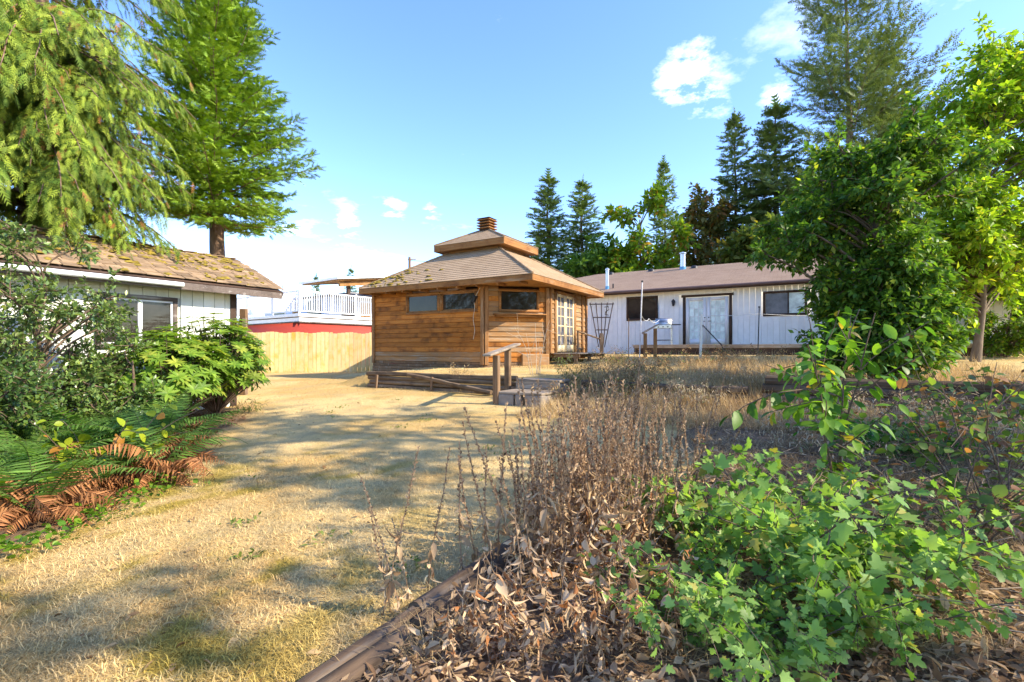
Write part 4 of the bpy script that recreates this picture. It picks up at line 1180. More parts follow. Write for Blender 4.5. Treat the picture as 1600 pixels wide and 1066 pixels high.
def broadleaf(H, r0, clumps, per, leaf, ls, ca, cb, extra=None, frac=0, twigs=9, droop=.35, base_split=.35, lean=(0, 0), tseg=8, updir=.5, limb=.4, wood=True):
    """trunk with limbs to each clump; twigs carry leaves"""
    tm = MB(); nm = MB()
    ctr = lambda z: np.array([lean[0] * z / H + .05 * math.sin(z * 1.3), lean[1] * z / H + .05 * math.cos(z * 1.7), z])
    zt = np.linspace(0, H * .8, 10); tm.tube([ctr(z) for z in zt], r0 * (1 - .8 * zt / (H * .8)) * (1 + .4 * np.exp(-zt * 2.5)), tseg)
    for (c, r) in clumps:
        c = np.array(c, float)
        z0 = min(H * .75, max(H * base_split * .5, c[2] - random.uniform(.25, .6) * np.linalg.norm(c[:2] - ctr(c[2])[:2]) - .3)); a = ctr(z0)
        mid = (a + c) / 2 + np.array([0, 0, .12 * np.linalg.norm(c - a)]) + rng.normal(size=3) * .08
        f = np.linspace(0, 1, 7)[:, None]; P = a * (1 - f) ** 2 + mid * 2 * f * (1 - f) + c * f ** 2
        tm.tube(P, np.linspace(r0 * limb * (1 - .6 * z0 / H), .012, 7), 5, cap=False)
        for k in range(twigs):
            s0 = random.uniform(.72, 1.0); p0, T = along(P, [s0]); d = unit(1)[0]; d[2] = d[2] * .8 + .15 * updir
            d = d + .35 * (c - ctr(c[2])) / max(.5, np.linalg.norm(c - ctr(c[2])))
            L = r * random.uniform(.65, 1.2)
            Q = curve(p0[0], d, L, 5, droop * .6, .1)
            if wood: tm.tube(Q, np.linspace(.009, .003, len(Q)), 3, cap=False)
            n = max(3, int(per * L / r / twigs)); s = .12 + .88 * rng.random(n)
            p, T = along(Q, s); T /= np.linalg.norm(T, axis=1, keepdims=True)
            dd = T * .55 + unit(n) * .85 + np.array([0, 0, -droop]); dd /= np.linalg.norm(dd, axis=1, keepdims=True)
            p = p + dd * ls * .25 + rng.normal(size=(n, 3)) * .02
            up_ = np.array([[0, 0, 1.]]) + rng.normal(size=(n, 3)) * .45
            nm.scatter(*leaf, p, fr(dd, up_), ls * (.65 + .6 * rng.random(n)), cols(n, ca, cb, .15, extra, frac))
    return tm, nm
def blob(n, ctrs, rmin, rmax, hollow=.35):
    out = []
    while len(out) < n:
        c, rr = random.choice(ctrs); u = unit(1)[0] * (hollow + (1 - hollow) * random.random() ** .5)
        p = np.array(c) + u * np.array(rr)
        if p[2] > .3: out.append((p, random.uniform(rmin, rmax)))
    return out

# far deciduous trees
def fartree(label, px, py, d, wpx, ca, cb, extra, frac, seed, nlow=.25, n=56, per=180, ls=.46):
    random.seed(seed)
    x, y = px2(px, d); zb = g1(x, y); h = pz(py, d) - zb; r = wpx / FPX * d / 2
    cl = blob(n, [((0, 0, h * .62), (r, r, h * .36)), ((0, 0, h * .42), (r * .9, r * .9, h * .3))], r * .22, r * .42, .3)
    tm, nm = broadleaf(h, .18, cl, per, LEAF4, ls, ca, cb, extra, frac, 8, .2, wood=False)
    tree('broadleaf_tree', label, (x, y, zb), tm, nm, 'bark', 'leaf', 'deciduous trees beyond the houses')
fartree('round bright green maple with orange patches behind the bungalow roof', 1000, 292, 34, 135, (.10, .20, .016), (.27, .38, .03), (.42, .25, .03), .10, 1)
fartree('reddish brown leaved tree with open airy crown behind the bungalow', 1100, 284, 37, 110, (.11, .115, .035), (.24, .21, .065), (.32, .16, .05), .22, 2, per=110)
fartree('low dark green tree filling the gap beside the garden room roof', 930, 372, 35, 100, (.06, .13, .02), (.15, .26, .035), None, 0, 3)
fartree('dull green tree under the conifer spires at the end of the bungalow', 1185, 330, 30, 110, (.08, .12, .025), (.20, .24, .05), (.2, .17, .03), .1, 4)
fartree('shadowy olive green tree below the giant fir', 1270, 300, 27, 150, (.08, .125, .025), (.21, .26, .05), (.22, .2, .03), .1, 5, per=190)

# dark green tree on the terrace, leaves down to the ground
random.seed(21)
x, y = px2(1372, 8.7); zb = g1(x, y)
cl = blob(26, [((-.1, 0, 1.0), (.95, .9, .95))], .32, .5, .3) + blob(44, [((-.25, -.1, 3.0), (1.55, 1.4, 1.1)), ((.2, .2, 3.4), (1.6, 1.4, 1.2))], .34, .55, .25) + blob(22, [((.5, .4, 4.2), (1.5, 1.3, .7))], .34, .5, .3) + blob(26, [((-.1, -.2, 1.9), (1.2, 1.0, .8))], .35, .5, .3) + blob(44, [((-.05, -.3, .95), (1.25, .9, .8))], .32, .45, .3) \
    + [((-1.9, -.2, 2.55), .38), ((-2.2, -.2, 2.3), .32), ((-1.6, 0, 3.1), .4), ((-1.9, .1, 2.9), .36)]
tm, nm = broadleaf(4.6, .10, cl, 340, LEAF4, .122, (.05, .125, .02), (.16, .29, .035), (.32, .38, .04), .08, 10, .35, .1)
tree('plum_tree', 'dense dark green tree on the terrace with leaves reaching the ground', (x, y, zb), tm, nm, 'bark', 'leaf')
# sunlit tree with slender trunk
random.seed(22)
x, y = px2(1527, 12.2); zb = g1(x, y)
cl = blob(140, [((.6, .2, 4.6), (2.7, 2.4, 2.4)), ((1.5, .4, 6.0), (2.3, 2.0, 2.0)), ((-.7, 0, 3.4), (2.0, 1.6, 1.1)), ((.4, .4, 2.9), (2.8, 1.8, .9)), ((-.3, .8, 2.3), (2.4, 1.6, .8)), ((1.9, .4, 7.4), (1.7, 1.7, 1.7))], .5, .85, .25)
tm, nm = broadleaf(7.6, .085, cl, 320, LEAF4, .172, (.14, .28, .018), (.38, .52, .035), (.55, .55, .06), .08, 10, .4, .3, (.3, 0))
tree('sunlit_tree', 'tall sunlit yellow green tree with slender pale trunk', (x, y, zb), tm, nm, 'bark', 'leaf')
random.seed(23)
x, y = px2(1650, 15.5); zb = g1(x, y)
cl = blob(70, [((0, 0, 3.8), (3.0, 2.6, 3.0)), ((-1.5, .6, 2.2), (2.2, 1.8, 1.3))], .55, .9, .3)
tm, nm = broadleaf(7.5, .13, cl, 300, LEAF4, .19, (.10, .22, .015), (.30, .43, .03), (.45, .45, .05), .06, 9, .4, .3)
tree('shade_tree', 'broad yellow green tree overhanging the shaded brown fence', (x, y, zb), tm, nm, 'bark', 'leaf')
random.seed(24)
for lab, px, d, r, h in (('leafy green bush below the brown fence, beside the pale dry patch', 1440, 15.2, 1.3, 2.2), ('spreading green bush at the foot of the slender trunk', 1575, 13.2, 1.1, 1.5)):
    x, y = px2(px, d); zb = g1(x, y)
    tm, nm = broadleaf(h, .05, blob(26, [((0, 0, h * .5), (r, r * .8, h * .45))], .3, .5, .2), 170, LEAF4, .11, (.06, .14, .014), (.18, .28, .02), (.34, .34, .04), .06, 8, .3, .1)
    tree('bush', lab, (x, y, zb), tm, nm, 'twig', 'leaf', cat='bush', crown='foliage')
# the two trees whose shade falls across the near lawn
random.seed(25)
for lab, x, y, H, sd in (('tall leafy garden tree shading the near lawn, beyond the brambles', 9.9, 2.9, 12.3, 1), ('spreading garden tree shading the planting bed of dry stalks', 8.6, -2.6, 11.6, 2)):
    zb = g1(x, y)
    cl = blob(84, [((0, 0, H * .66), (2.7, 3.2, H * .31)), ((.2, .2, H * .42), (2.4, 2.8, 1.9))], .55, .9, .2)
    tm, nm = broadleaf(H, .2, cl, 125, LEAF4, .20, (.05, .12, .012), (.14, .24, .02), None, 0, 8, .35, .3, wood=False)
    tree('shade_tree', lab, (x, y, zb), tm, nm, 'bark', 'leaf')

# ------------------------------------------------------------------ stemmed plants
def stems(n, h, spread, leaf, ls, per, ca, cb, extra=None, frac=0, droop=.5, sr=.006, lean=(0, 0), hvar=.35, ldroop=.3, s_from=.15, br=0, upn=.4, r_in=.15, alt=False):
    tm = MB(); nm = MB()
    for i in range(n):
        az = random.random() * 6.283; hh = h * random.uniform(1 - hvar, 1 + hvar * .4)
        d0 = np.array([math.cos(az) * spread + lean[0], math.sin(az) * spread + lean[1], 1.0])
        b0 = np.array([math.cos(az), math.sin(az), 0]) * r_in * random.random()
        P = curve(b0 - np.array([0, 0, .04]), d0, hh, 9, droop, .07)
        tm.tube(P, np.linspace(sr, sr * .35, len(P)), 5, cap=False)
        paths = [(P, per, s_from)]
        for k in range(br):
            p0, T = along(P, [random.uniform(.3, .85)]); T = T[0] / np.linalg.norm(T[0])
            Q = curve(p0[0], T * .5 + unit(1)[0] * .9 + np.array([0, 0, .25]), hh * random.uniform(.2, .45), 5, droop * .8, .08)
            tm.tube(Q, np.linspace(sr * .5, sr * .25, len(Q)), 4, cap=False)
            paths.append((Q, max(3, int(per * .6)), .1))
        for Q, m_, sf in paths:
            s = np.sort(sf + (1 - sf) * rng.random(m_)); p, T = along(Q, s); T /= np.linalg.norm(T, axis=1, keepdims=True)
            a = np.arange(m_) * 2.4 + random.random() * 6
            sd = np.cross(T, [.3, .2, 1.]); sd /= np.linalg.norm(sd, axis=1, keepdims=True); bn = np.cross(T, sd)
            o_ = sd * np.cos(a)[:, None] + bn * np.sin(a)[:, None]
            dd = o_ + T * .45 + np.array([0, 0, -ldroop]) + rng.normal(size=(m_, 3)) * .2
            dd /= np.linalg.norm(dd, axis=1, keepdims=True)
            sc = ls * (.4 + .85 * rng.random(m_)) * (1.1 - .4 * s)
            nm.scatter(*leaf, p + dd * .012, fr(dd, np.array([[0, 0, 1.]]) + rng.normal(size=(m_, 3)) * upn), sc, cols(m_, ca, cb, .16, extra, frac))
    return tm, nm
def plant(name, label, x, y, tn, leafmat='leaf', stemmat='twig', group=None, cat='plant', rotz=None, fol='foliage', z=None):
    t = thing(name, label, cat, (x, y, g1(x, y) if z is None else z), random.random() * 6.28 if rotz is None else rotz, group)
    a = tn[0] if not isinstance(tn[0], MB) else tn[0].mesh('stems', stemmat, True); b = tn[1] if not isinstance(tn[1], MB) else tn[1].mesh(fol, leafmat)
    obj('stems', a, t); obj(fol, b, t)
    return t

# rhododendrons in front of the shed: rosettes of long leaves
def rhodo(h, r, n):
    tm = MB(); nm = MB()
    for i in range(n):
        az = random.random() * 6.283; ph = math.acos(random.uniform(-.15, 1)); q = random.uniform(.72, 1.03) * (1 + .12 * math.sin(3 * az) * math.sin(ph))
        c = np.array([r * q * math.sin(ph) * math.cos(az), r * q * math.sin(ph) * math.sin(az), h * .42 + h * .58 * q * math.cos(ph)])
        if c[2] < .12: c[2] = .12 + .2 * random.random()
        P = np.array([[0, 0, 0.], c * np.array([.35, .35, .55]), c]); f = np.linspace(0, 1, 5)[:, None]
        Pc = P[0] * (1 - f) ** 2 + P[1] * 2 * f * (1 - f) + P[2] * f ** 2
        if i % 2 == 0: tm.tube(Pc, np.linspace(.016, .005, 5), 4, cap=False)
        ax = c - np.array([0, 0, h * .25]); ax /= np.linalg.norm(ax); ax = ax + np.array([0, 0, .5]); ax /= np.linalg.norm(ax)
        k = random.randint(8, 11); a = np.arange(k) * 6.283 / k + random.random()
        s1 = np.cross(ax, [.2, .9, .1]); s1 /= np.linalg.norm(s1); s2 = np.cross(ax, s1)
        dd = s1 * np.cos(a)[:, None] + s2 * np.sin(a)[:, None] + ax * (.28 + .25 * rng.random((k, 1))) + np.array([0, 0, -.15])
        dd /= np.linalg.norm(dd, axis=1, keepdims=True)
        ca, cb = ((.10, .20, .022), (.27, .40, .045)) if random.random() < .8 else ((.22, .30, .035), (.44, .48, .07))
        nm.scatter(*NARROW_R, np.tile(c, (k, 1)), fr(dd, np.tile(ax, (k, 1))), (.125 + .05 * rng.random(k)), cols(k, ca, cb, .12))
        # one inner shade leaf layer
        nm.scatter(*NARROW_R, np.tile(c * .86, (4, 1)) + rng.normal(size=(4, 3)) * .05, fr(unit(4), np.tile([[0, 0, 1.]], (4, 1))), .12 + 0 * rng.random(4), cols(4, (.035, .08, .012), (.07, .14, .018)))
    return tm, nm
NARROW_R = oval(.145, 3, .18, .12)
random.seed(31)
x, y = px2(338, 8.9); plant('rhododendron', 'rounded rhododendron at the shed corner with pale tipped leaf rosettes', x, y, rhodo(1.85, .9, 340), 'leaf', cat='shrub')
x, y = px2(262, 7.9); plant('rhododendron', 'rhododendron under the shed window behind the yellow leaved shrub', x, y, rhodo(1.6, .95, 300), 'leaf', cat='shrub')
# dark laurel bush
random.seed(32)
def laurel(H, rx, ry, n, per, ca, cb):
    return broadleaf(H, .05, blob(n, [((0, 0, H * .55), (rx, ry, H * .45)), ((0, 0, H * .3), (rx * .9, ry, H * .28))], .28, .42, .3), per, LEAF4, .08, ca, cb, (.16, .2, .03), .05, 9, .1, .05)
x, y = px2(70, 6.6); plant('laurel_bush', 'tall dark small leaved evergreen bush against the shed wall', x, y, laurel(3.1, 1.1, .8, 56, 250, (.08, .145, .04), (.22, .30, .08)), 'leaf_gloss', cat='bush')
x, y = px2(-40, 5.6); plant('laurel_bush', 'dark evergreen bush crowding the ferns, away from the shed window', x, y, laurel(2.0, .9, .8, 30, 230, (.05, .10, .03), (.13, .21, .045)), 'leaf_gloss', cat='bush')
x, y = px2(205, 7.0); plant('laurel_bush', 'low dark evergreen bush between the shed window and the rhododendron', x, y, laurel(1.45, .7, .6, 22, 230, (.08, .15, .035), (.22, .31, .07)), 'leaf_gloss', cat='bush')
# yellow green broad leaved shrub among the ferns
random.seed(33)
x, y = px2(150, 5.0); plant('hazel_shrub', 'yellow green round leaved shrub rising from the ferns', x, y, stems(7, 1.05, .5, ROUND, .125, 12, (.22, .30, .012), (.42, .46, .03), (.45, .2, .03), .08, .7, .008, (.15, 0), br=1), cat='shrub')
x, y = px2(5, 4.2); plant('hazel_shrub', 'small bright green leafy shrub at the fern bed edge', x, y, stems(6, .85, .5, ROUND, .11, 11, (.14, .27, .012), (.30, .42, .02), None, 0, .7, .007), cat='shrub')
# ferns: every frond is a part
def frond(L, arch, dead, seed):
    r_ = random.Random(seed); q = MB(); n = 24
    P = [np.array([0, 0, 0.])]; el = 1.15
    for i in range(n):
        el -= arch / n * (1.0 + .5 * i / n); P.append(P[-1] + np.array([0, math.cos(el), math.sin(el)]) * L / n)
    P = np.array(P); q.tube(P[::3], np.linspace(.006, .0015, len(P[::3])), 4, (.13, .06, .03) if dead else (.10, .12, .03), cap=False)
    s = np.repeat(np.linspace(.10, .99, 30), 2); sg = np.tile([-1., 1.], 30)
    p, T = along(P, s); T /= np.linalg.norm(T, axis=1, keepdims=True)
    side = np.tile([[1., 0, 0]], (60, 1)) * sg[:, None]; up_ = np.cross(np.tile([[1., 0, 0]], (60, 1)), T)
    curl = -.85 if dead else -.12
    dd = side + T * .32 + up_ * curl * (.5 + rng.random((60, 1))) + rng.normal(size=(60, 3)) * (.22 if dead else .06)
    dd /= np.linalg.norm(dd, axis=1, keepdims=True)
    wl = .155 * L ** .5 * np.sin(np.pi * np.clip(s * .88 + .14, 0, 1)) ** .7 * (.95 if dead else 1)
    c = cols(60, (.22, .085, .032), (.46, .22, .09), .18) if dead else cols(60, (.07, .155, .025), (.19, .33, .06), .14)
    q.scatter(*STRAP_F, p, fr(dd, up_), wl, c)
    return q.mesh('frond', 'dry' if dead else 'leaf')
STRAP_F = (np.array([[-.055, 0, 0], [.075, 0, 0], [.06, .5, -.03], [-.05, .5, -.03], [0, 1, -.12]]), [[0, 1, 2], [0, 2, 3], [3, 2, 4]])
GF = [frond(L, a, False, i) for i, (L, a) in enumerate(((.95, .95), (.85, 1.25), (.75, .8), (1.0, 1.4)))]
DF = [frond(L, a, True, i) for i, (L, a) in enumerate(((.85, 1.75), (.75, 2.05), (.95, 1.55)))]
random.seed(34)
FERN = [(40, 4.5, .35), (110, 5.2, .5), (170, 5.6, .45), (70, 5.9, .75), (215, 6.1, .55), (240, 5.6, .35), (20, 5.3, .5), (140, 4.6, .2), (205, 5.1, .25), (255, 6.6, .5), (-30, 4.9, .5), (170, 6.6, .8), (85, 4.3, .3), (-10, 4.0, .3), (275, 5.9, .2), (60, 4.0, .25), (245, 5.05, .3)]
for i, (px, d, gr) in enumerate(FERN):
    x, y = px2(px, d)
    t = thing('sword_fern', 'sword fern with mostly green arching fronds in the bed before the shed' if gr >= .5 else 'sword fern with mostly dead brown fronds at the lawn edge before the shed' if d < 5.3 else 'sword fern with mixed green and brown fronds close to the rhododendrons', 'fern', (x, y, g1(x, y) - .02), random.random() * 6, 'sword ferns before the shed')
    n = 17
    for k in range(n):
        dead = random.random() > gr
        f = obj('frond', random.choice(DF if dead else GF), t, (0, 0, .03), (random.gauss(0, .28 if dead else .12) - (.1 if dead else 0), random.gauss(0, .35 if dead else .15), k * 6.283 / n * 1.618 + random.gauss(0, .2)))
        s_ = random.uniform(.5, 1.2) if dead else random.uniform(1.0, 1.35); f.scale = (s_, s_, s_)
random.seed(35)
cov = MB()
def groundcover(pts, ls, ca, cb, name, label, leaf=ROUND, hgt=.12, mat='leaf', kind='stuff', cat='ground cover', tilt=.5, extra=None):
    q = MB(); pts = np.array(pts); n = len(pts)
    if extra is not None:      # a second, flatter leaf shape mixed in
        e_ = rng.random(n) < .6; pe = pts[e_]; pts = pts[~e_]; n = len(pe)
        pz_ = np.stack([pe[:, 0], pe[:, 1], G(pe[:, 0], pe[:, 1]) + .03 * rng.random(n)], 1); d_e = unit(n); d_e[:, 2] *= .25
        q.scatter(*extra, pz_, fr(d_e, np.array([[0, 0, 1.]]) + rng.normal(size=(n, 3)) * .35), ls * (.35 + .8 * rng.random(n)), cols(n, np.array(ca) * .7, cb, .3)); n = len(pts)
    p = np.stack([pts[:, 0], pts[:, 1], G(pts[:, 0], pts[:, 1]) + hgt * rng.random(n)], 1)
    dd = unit(n); dd[:, 2] = dd[:, 2] * tilt + .15
    lsz = ls * (.55 + .7 * rng.random(n))
    q.scatter(*leaf, p, fr(dd, np.array([[0, 0, 1.]]) + rng.normal(size=(n, 3)) * tilt), sz(lsz) if mat == 'dry' else lsz, cols(n, ca, cb, .18))
    return tag(q.build(name, mat), label, cat, kind=kind)
pp = []
while len(pp) < 420:
    yy = random.uniform(3.3, 5.2); xx = -3.35 + random.gauss(-.1, .12)
    pp.append((xx, yy))
groundcover(pp, .05, (.06, .15, .012), (.20, .33, .025), 'ground_cover', 'low bright green weeds along the edge of the fern bed')
pp = [(px2(1400, 5.1)[0] + random.gauss(0, .28), 5.1 + random.gauss(0, .22)) for _ in range(900)]
groundcover(pp, .075, (.03, .13, .012), (.09, .26, .02), 'ivy_patch', 'low bright green ivy patch among dead leaves in the bed', hgt=.22, cat='ivy')
# a few green weeds scattered in the lawn
pp = []
for i in range(26):
    px = random.uniform(120, 960); d = random.uniform(3.0, 10.5); cx, cy = px2(px, d)
    if soilmask(np.array([cx]), np.array([cy]))[0] > .2: continue
    pp += [(cx + random.gauss(0, .07), cy + random.gauss(0, .05)) for _ in range(random.randint(8, 26))]
groundcover(pp, .045, (.10, .15, .03), (.22, .28, .06), 'lawn_weeds', 'small dull green weeds scattered through the dry lawn', LEAF4, .03)
pp = [px2(random.uniform(60, 900), 2 + 9 * random.random() ** 1.5) for _ in range(420)]; pp = [p for p in pp if soilmask(np.array([p[0]]), np.array([p[1]]))[0] < .3]
groundcover(pp, .05, (.22, .12, .05), (.5, .36, .18), 'fallen_leaves', 'scattered fallen brown leaves lying on the lawn', CURL, .02, 'dry', cat='fallen leaves', tilt=.3)
# brown leaf litter in the beds
pp = []
while len(pp) < 19000:
    yy = 1.8 + 8.5 * random.random() ** 1.6; xx = random.uniform(-1.1, 1.1 * yy + .6)
    pp.append((xx, yy))
pp = np.array(pp); pp = pp[(soilmask(pp[:, 0], pp[:, 1]) > .5)]
groundcover(pp, .062, (.24, .14, .075), (.62, .45, .27), 'leaf_litter', 'brown curled dead leaves covering the planting bed', CURL, .05, 'dry', cat='leaf litter', tilt=.7, extra=LEAF4)
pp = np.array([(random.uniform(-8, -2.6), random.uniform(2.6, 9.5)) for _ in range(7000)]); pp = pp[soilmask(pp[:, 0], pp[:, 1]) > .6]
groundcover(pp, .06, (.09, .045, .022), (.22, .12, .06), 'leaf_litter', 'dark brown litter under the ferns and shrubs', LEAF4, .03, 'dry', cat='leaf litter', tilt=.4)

# dry weeds
def weedcol(x, y):
    f = fbm(x * 1.5 + 8, y * 1.5 + 3, 3)[:, None]
    return np.array([.34, .215, .095]) * (1 - f) + np.array([.60, .46, .24]) * f
def bankkeep(x, y):
    t, s = ts(x, y); k = (t > 1.9) & (t < 10) & (s > -2.3) & (s < 3.4 + .6 * np.sin(t * 1.7)) & (fbm(x * 1.6, y * 1.6 + 20, 3) + .10 * (s < 1) > .37)
    return k & (rng.random(len(x)) < np.where(t > 7, .2, 1.0))
blades(130000, 5.0, 16, .12, .42, .0022, 'dry_weeds', 'tall dry straw coloured weeds on the bank before the bungalow', up=1.1, keep=bankkeep, xr=(-.5, 11), colf=lambda x, y: weedcol(x, y) * 1.2)
def terrkeep(x, y):
    t, s = ts(x, y); return (t > 1.4) & (t < 9.5) & (s > .2) & (s < 6.2) & (fbm(x * 1.3 + 33, y * 1.3, 3) > .43)
blades(60000, 7.0, 19, .16, .50, .0024, 'dry_weeds', 'pale straw weeds standing on the terrace below the deck', up=1.2, keep=terrkeep, xr=(0, 13), colf=lambda x, y: weedcol(x, y) * 1.25)
def bedkeep(x, y): return (soilmask(x, y) > .5) & (x > -.9) & (fbm(x * 2.2 + 90, y * 2.2, 3) > .38)
blades(120000, 2.0, 9, .05, .32, .0013, 'dry_weeds', 'thin dead grass and stems between the litter of the bed', up=.5, keep=bedkeep, xr=(-1, 9), colf=lambda x, y: weedcol(x, y) * 1.05)
def edgekeep(x, y):
    t, s = ts(x, y); b_ = beddist(x, y)
    gw = (np.abs(s - 3.05) < .3) & (t > -4.6) & (t < 1.6); lw = (np.abs(s + .28) < .12) & (t > -4) & (t < .6) & (fbm(x * 3, y * 3) > .46); ff = (np.abs(y - 20.2 + .09 * (x + 8)) < .25) & (x < -5.5) & (x > -12)
    le_ = (b_ < .0) & (b_ > -.10) & (y < 4)
    return gw | lw | ff | le_
blades(150000, 1.8, 21, .05, .26, .0016, 'dry_weeds', 'dry grass fringe along walls, logs and fence', up=.95, keep=edgekeep, xr=(-12, 2.5), colf=weedcol)

# dry flower stalks in the log edged bed
def stalk(h, seed):
    r_ = random.Random(seed); sm_ = MB(); sd = MB(); lf = MB()
    P = curve((0, 0, -.03), (r_.gauss(0, .10), r_.gauss(0, .10), 1), h, 12, r_.uniform(-.05, .2), .035)
    sm_.tube(P, np.linspace(.0042, .0018, len(P)), 5)
    n = 110; s = .42 + .58 * (np.arange(n) + rng.random(n)) / n; p, T = along(P, s); T /= np.linalg.norm(T, axis=1, keepdims=True)
    d = unit(n) * .8 + T * .9; d /= np.linalg.norm(d, axis=1, keepdims=True)
    sd.scatter(*LEAF4, p + unit(n) * .002, fr(d, unit(n)), .018 * (.5 + rng.random(n)) * (1.25 - .6 * (s - .5)), cols(n, (.22, .13, .075), (.52, .37, .23), .22))
    n = 18; s = .04 + .50 * rng.random(n); p, T = along(P, s)
    d = unit(n) * .8 + np.array([0, 0, -.75]); d /= np.linalg.norm(d, axis=1, keepdims=True)
    lf.scatter(*CURL, p, fr(d, unit(n)), sz(.08 * (.4 + .9 * rng.random(n))), cols(n, (.32, .195, .10), (.66, .49, .29), .18, (.7, .55, .36), .18))
    return sm_.mesh('stem', 'drystem'), sd.mesh('seed_head', 'dry'), lf.mesh('dead_leaves', 'dry')
SV = [stalk(h, i) for i, h in enumerate((.95, .85, 1.02, .78, .9, .7, 1.0, .82))]
random.seed(41)
cnt = 0; tries = 0
while cnt < 200 and tries < 6000:
    tries += 1
    px = random.triangular(680, 1120, 850); d = random.uniform(2.7, 4.6)
    if cnt < 7: px, d = ((596, 2.55), (612, 2.6), (668, 2.8), (640, 2.7), (725, 2.9), (745, 3.1), (628, 2.55))[cnt]
    x, y = px2(px, d)
    if cnt >= 7 and float(beddist(np.array([x]), np.array([y]))[0]) < .08: continue
    t = thing('dry_stalk', 'lone dead flower stalk standing apart over the log edging' if cnt < 7 else ('dead brown flower stalk with seed spike in the dense clump behind the log edging' if px < 960 else 'dead brown flower stalk between the dense clump and the lobed leaf shrubs'), 'dry stalk', (x, y, g1(x, y)), random.random() * 6.28, 'dry flower stalks in the bed')
    sc = random.uniform(.85, 1.14) if cnt >= 7 else (1.0, .72, .9, .6, 1.0, 1.05, .8)[cnt]
    if px > 980: sc *= .9
    for nme, me in zip(('stem', 'seed_head', 'dead_leaves'), SV[cnt % 8]): obj(nme, me, t)
    t.scale = (sc, sc, sc); t.rotation_euler[0] = random.gauss(0, .07); t.rotation_euler[1] = random.gauss(0, .07)
    cnt += 1
# withered leafy plants at the front of the bed
def withered(h, seed):
    a_ = MB(); b_ = MB(); r_ = random.Random(seed)
    for k in range(3):
        P = curve((r_.gauss(0, .03), r_.gauss(0, .03), -.03), (r_.gauss(0, .35), r_.gauss(0, .35), 1), h * r_.uniform(.6, 1), 8, .35, .08)
        a_.tube(P, np.linspace(.0038, .0015, len(P)), 4, cap=False)
        n = 30; s = .05 + .95 * rng.random(n); p, T = along(P, s); d = unit(n) * .8 + np.array([0, 0, -.8]); d /= np.linalg.norm(d, axis=1, keepdims=True)
        b_.scatter(*CURL, p, fr(d, unit(n)), sz(.055 * (.35 + .95 * rng.random(n))), cols(n, (.32, .19, .10), (.70, .51, .31), .2, (.30, .13, .05), .15))
    return a_.mesh('stems', 'drystem'), b_.mesh('dead_leaves', 'dry')
WV = [withered(h, i) for i, h in enumerate((.5, .42, .58, .36, .48))]
cnt = 0
while cnt < 34:
    px = random.uniform(590, 1060); d = random.uniform(1.9, 3.3); x, y = px2(px, d)
    if float(beddist(np.array([x]), np.array([y]))[0]) < .40: continue
    t = thing('withered_plant', 'short withered brown plant with curled leaves between log edging and lobed leaf shrubs', 'dry plant', (x, y, g1(x, y)), random.random() * 6.28, 'withered plants in the bed')
    for nme, me in zip(('stems', 'dead_leaves'), WV[cnt % 5]): obj(nme, me, t)
    s_ = random.uniform(.6, 1.15); t.scale = (s_, s_, s_); cnt += 1
# fallen pale stems over the edging
q = MB()
for i in range(200):
    x = random.uniform(-.75, 3.5); y = random.uniform(2.1, 4.6)
    if float(beddist(np.array([x]), np.array([y]))[0]) < -.1: continue
    a = random.gauss(.2, .6); L = random.uniform(.25, .7); z = g1(x, y) + random.uniform(.03, .14)
    q.tube(curve((x, y, z), (math.cos(a), math.sin(a), random.gauss(0, .12)), L, 5, .05, .03), .0028, 4, (.36, .29, .22))
o = q.build('fallen_stems', 'dry'); tag(o, 'fallen pale dead stems lying across the bed', 'dead stems', kind='stuff')

# lobed green shrub in the foreground
random.seed(42)
GS = stems(11, .95, .75, LOBED, .09, 22, (.14, .27, .05), (.36, .52, .13), (.38, .36, .08), .08, .85, .007, br=4, upn=.6)
GS2 = stems(10, .72, .8, LOBED, .078, 21, (.14, .27, .05), (.34, .50, .125), (.38, .36, .08), .08, .8, .006, br=4, upn=.6)
gm = [(a.mesh('stems', 'twig', True), b.mesh('foliage', 'leaf')) for a, b in (GS, GS2)]
for i, (px, d, sc, k, lab) in enumerate(((1215, 2.75, 1.0, 0, 'tall lobed leaf green shrub crowning the clump in the foreground bed'), (1130, 2.25, .85, 1, 'lobed leaf green shrub between the dry stalks and the tall clump'), (1330, 2.4, .9, 0, 'lobed leaf green shrub on the bramble side of the clump'),
        (1220, 2.0, .75, 1, 'low lobed leaf green shrub at the front of the clump'), (1040, 2.2, .62, 1, 'small lobed leaf green shrub under the dry stalks'), (1400, 2.15, .7, 1, 'small lobed leaf green shrub reaching toward the brambles'), (1105, 3.2, .72, 0, 'upright lobed leaf green shrub rising behind the dry stalks'))):
    x, y = px2(px, d); t = plant('lobed_leaf_shrub', lab, x, y, gm[k], cat='shrub', group='lobed leaf shrubs in the foreground bed'); t.scale = (sc, sc, sc)
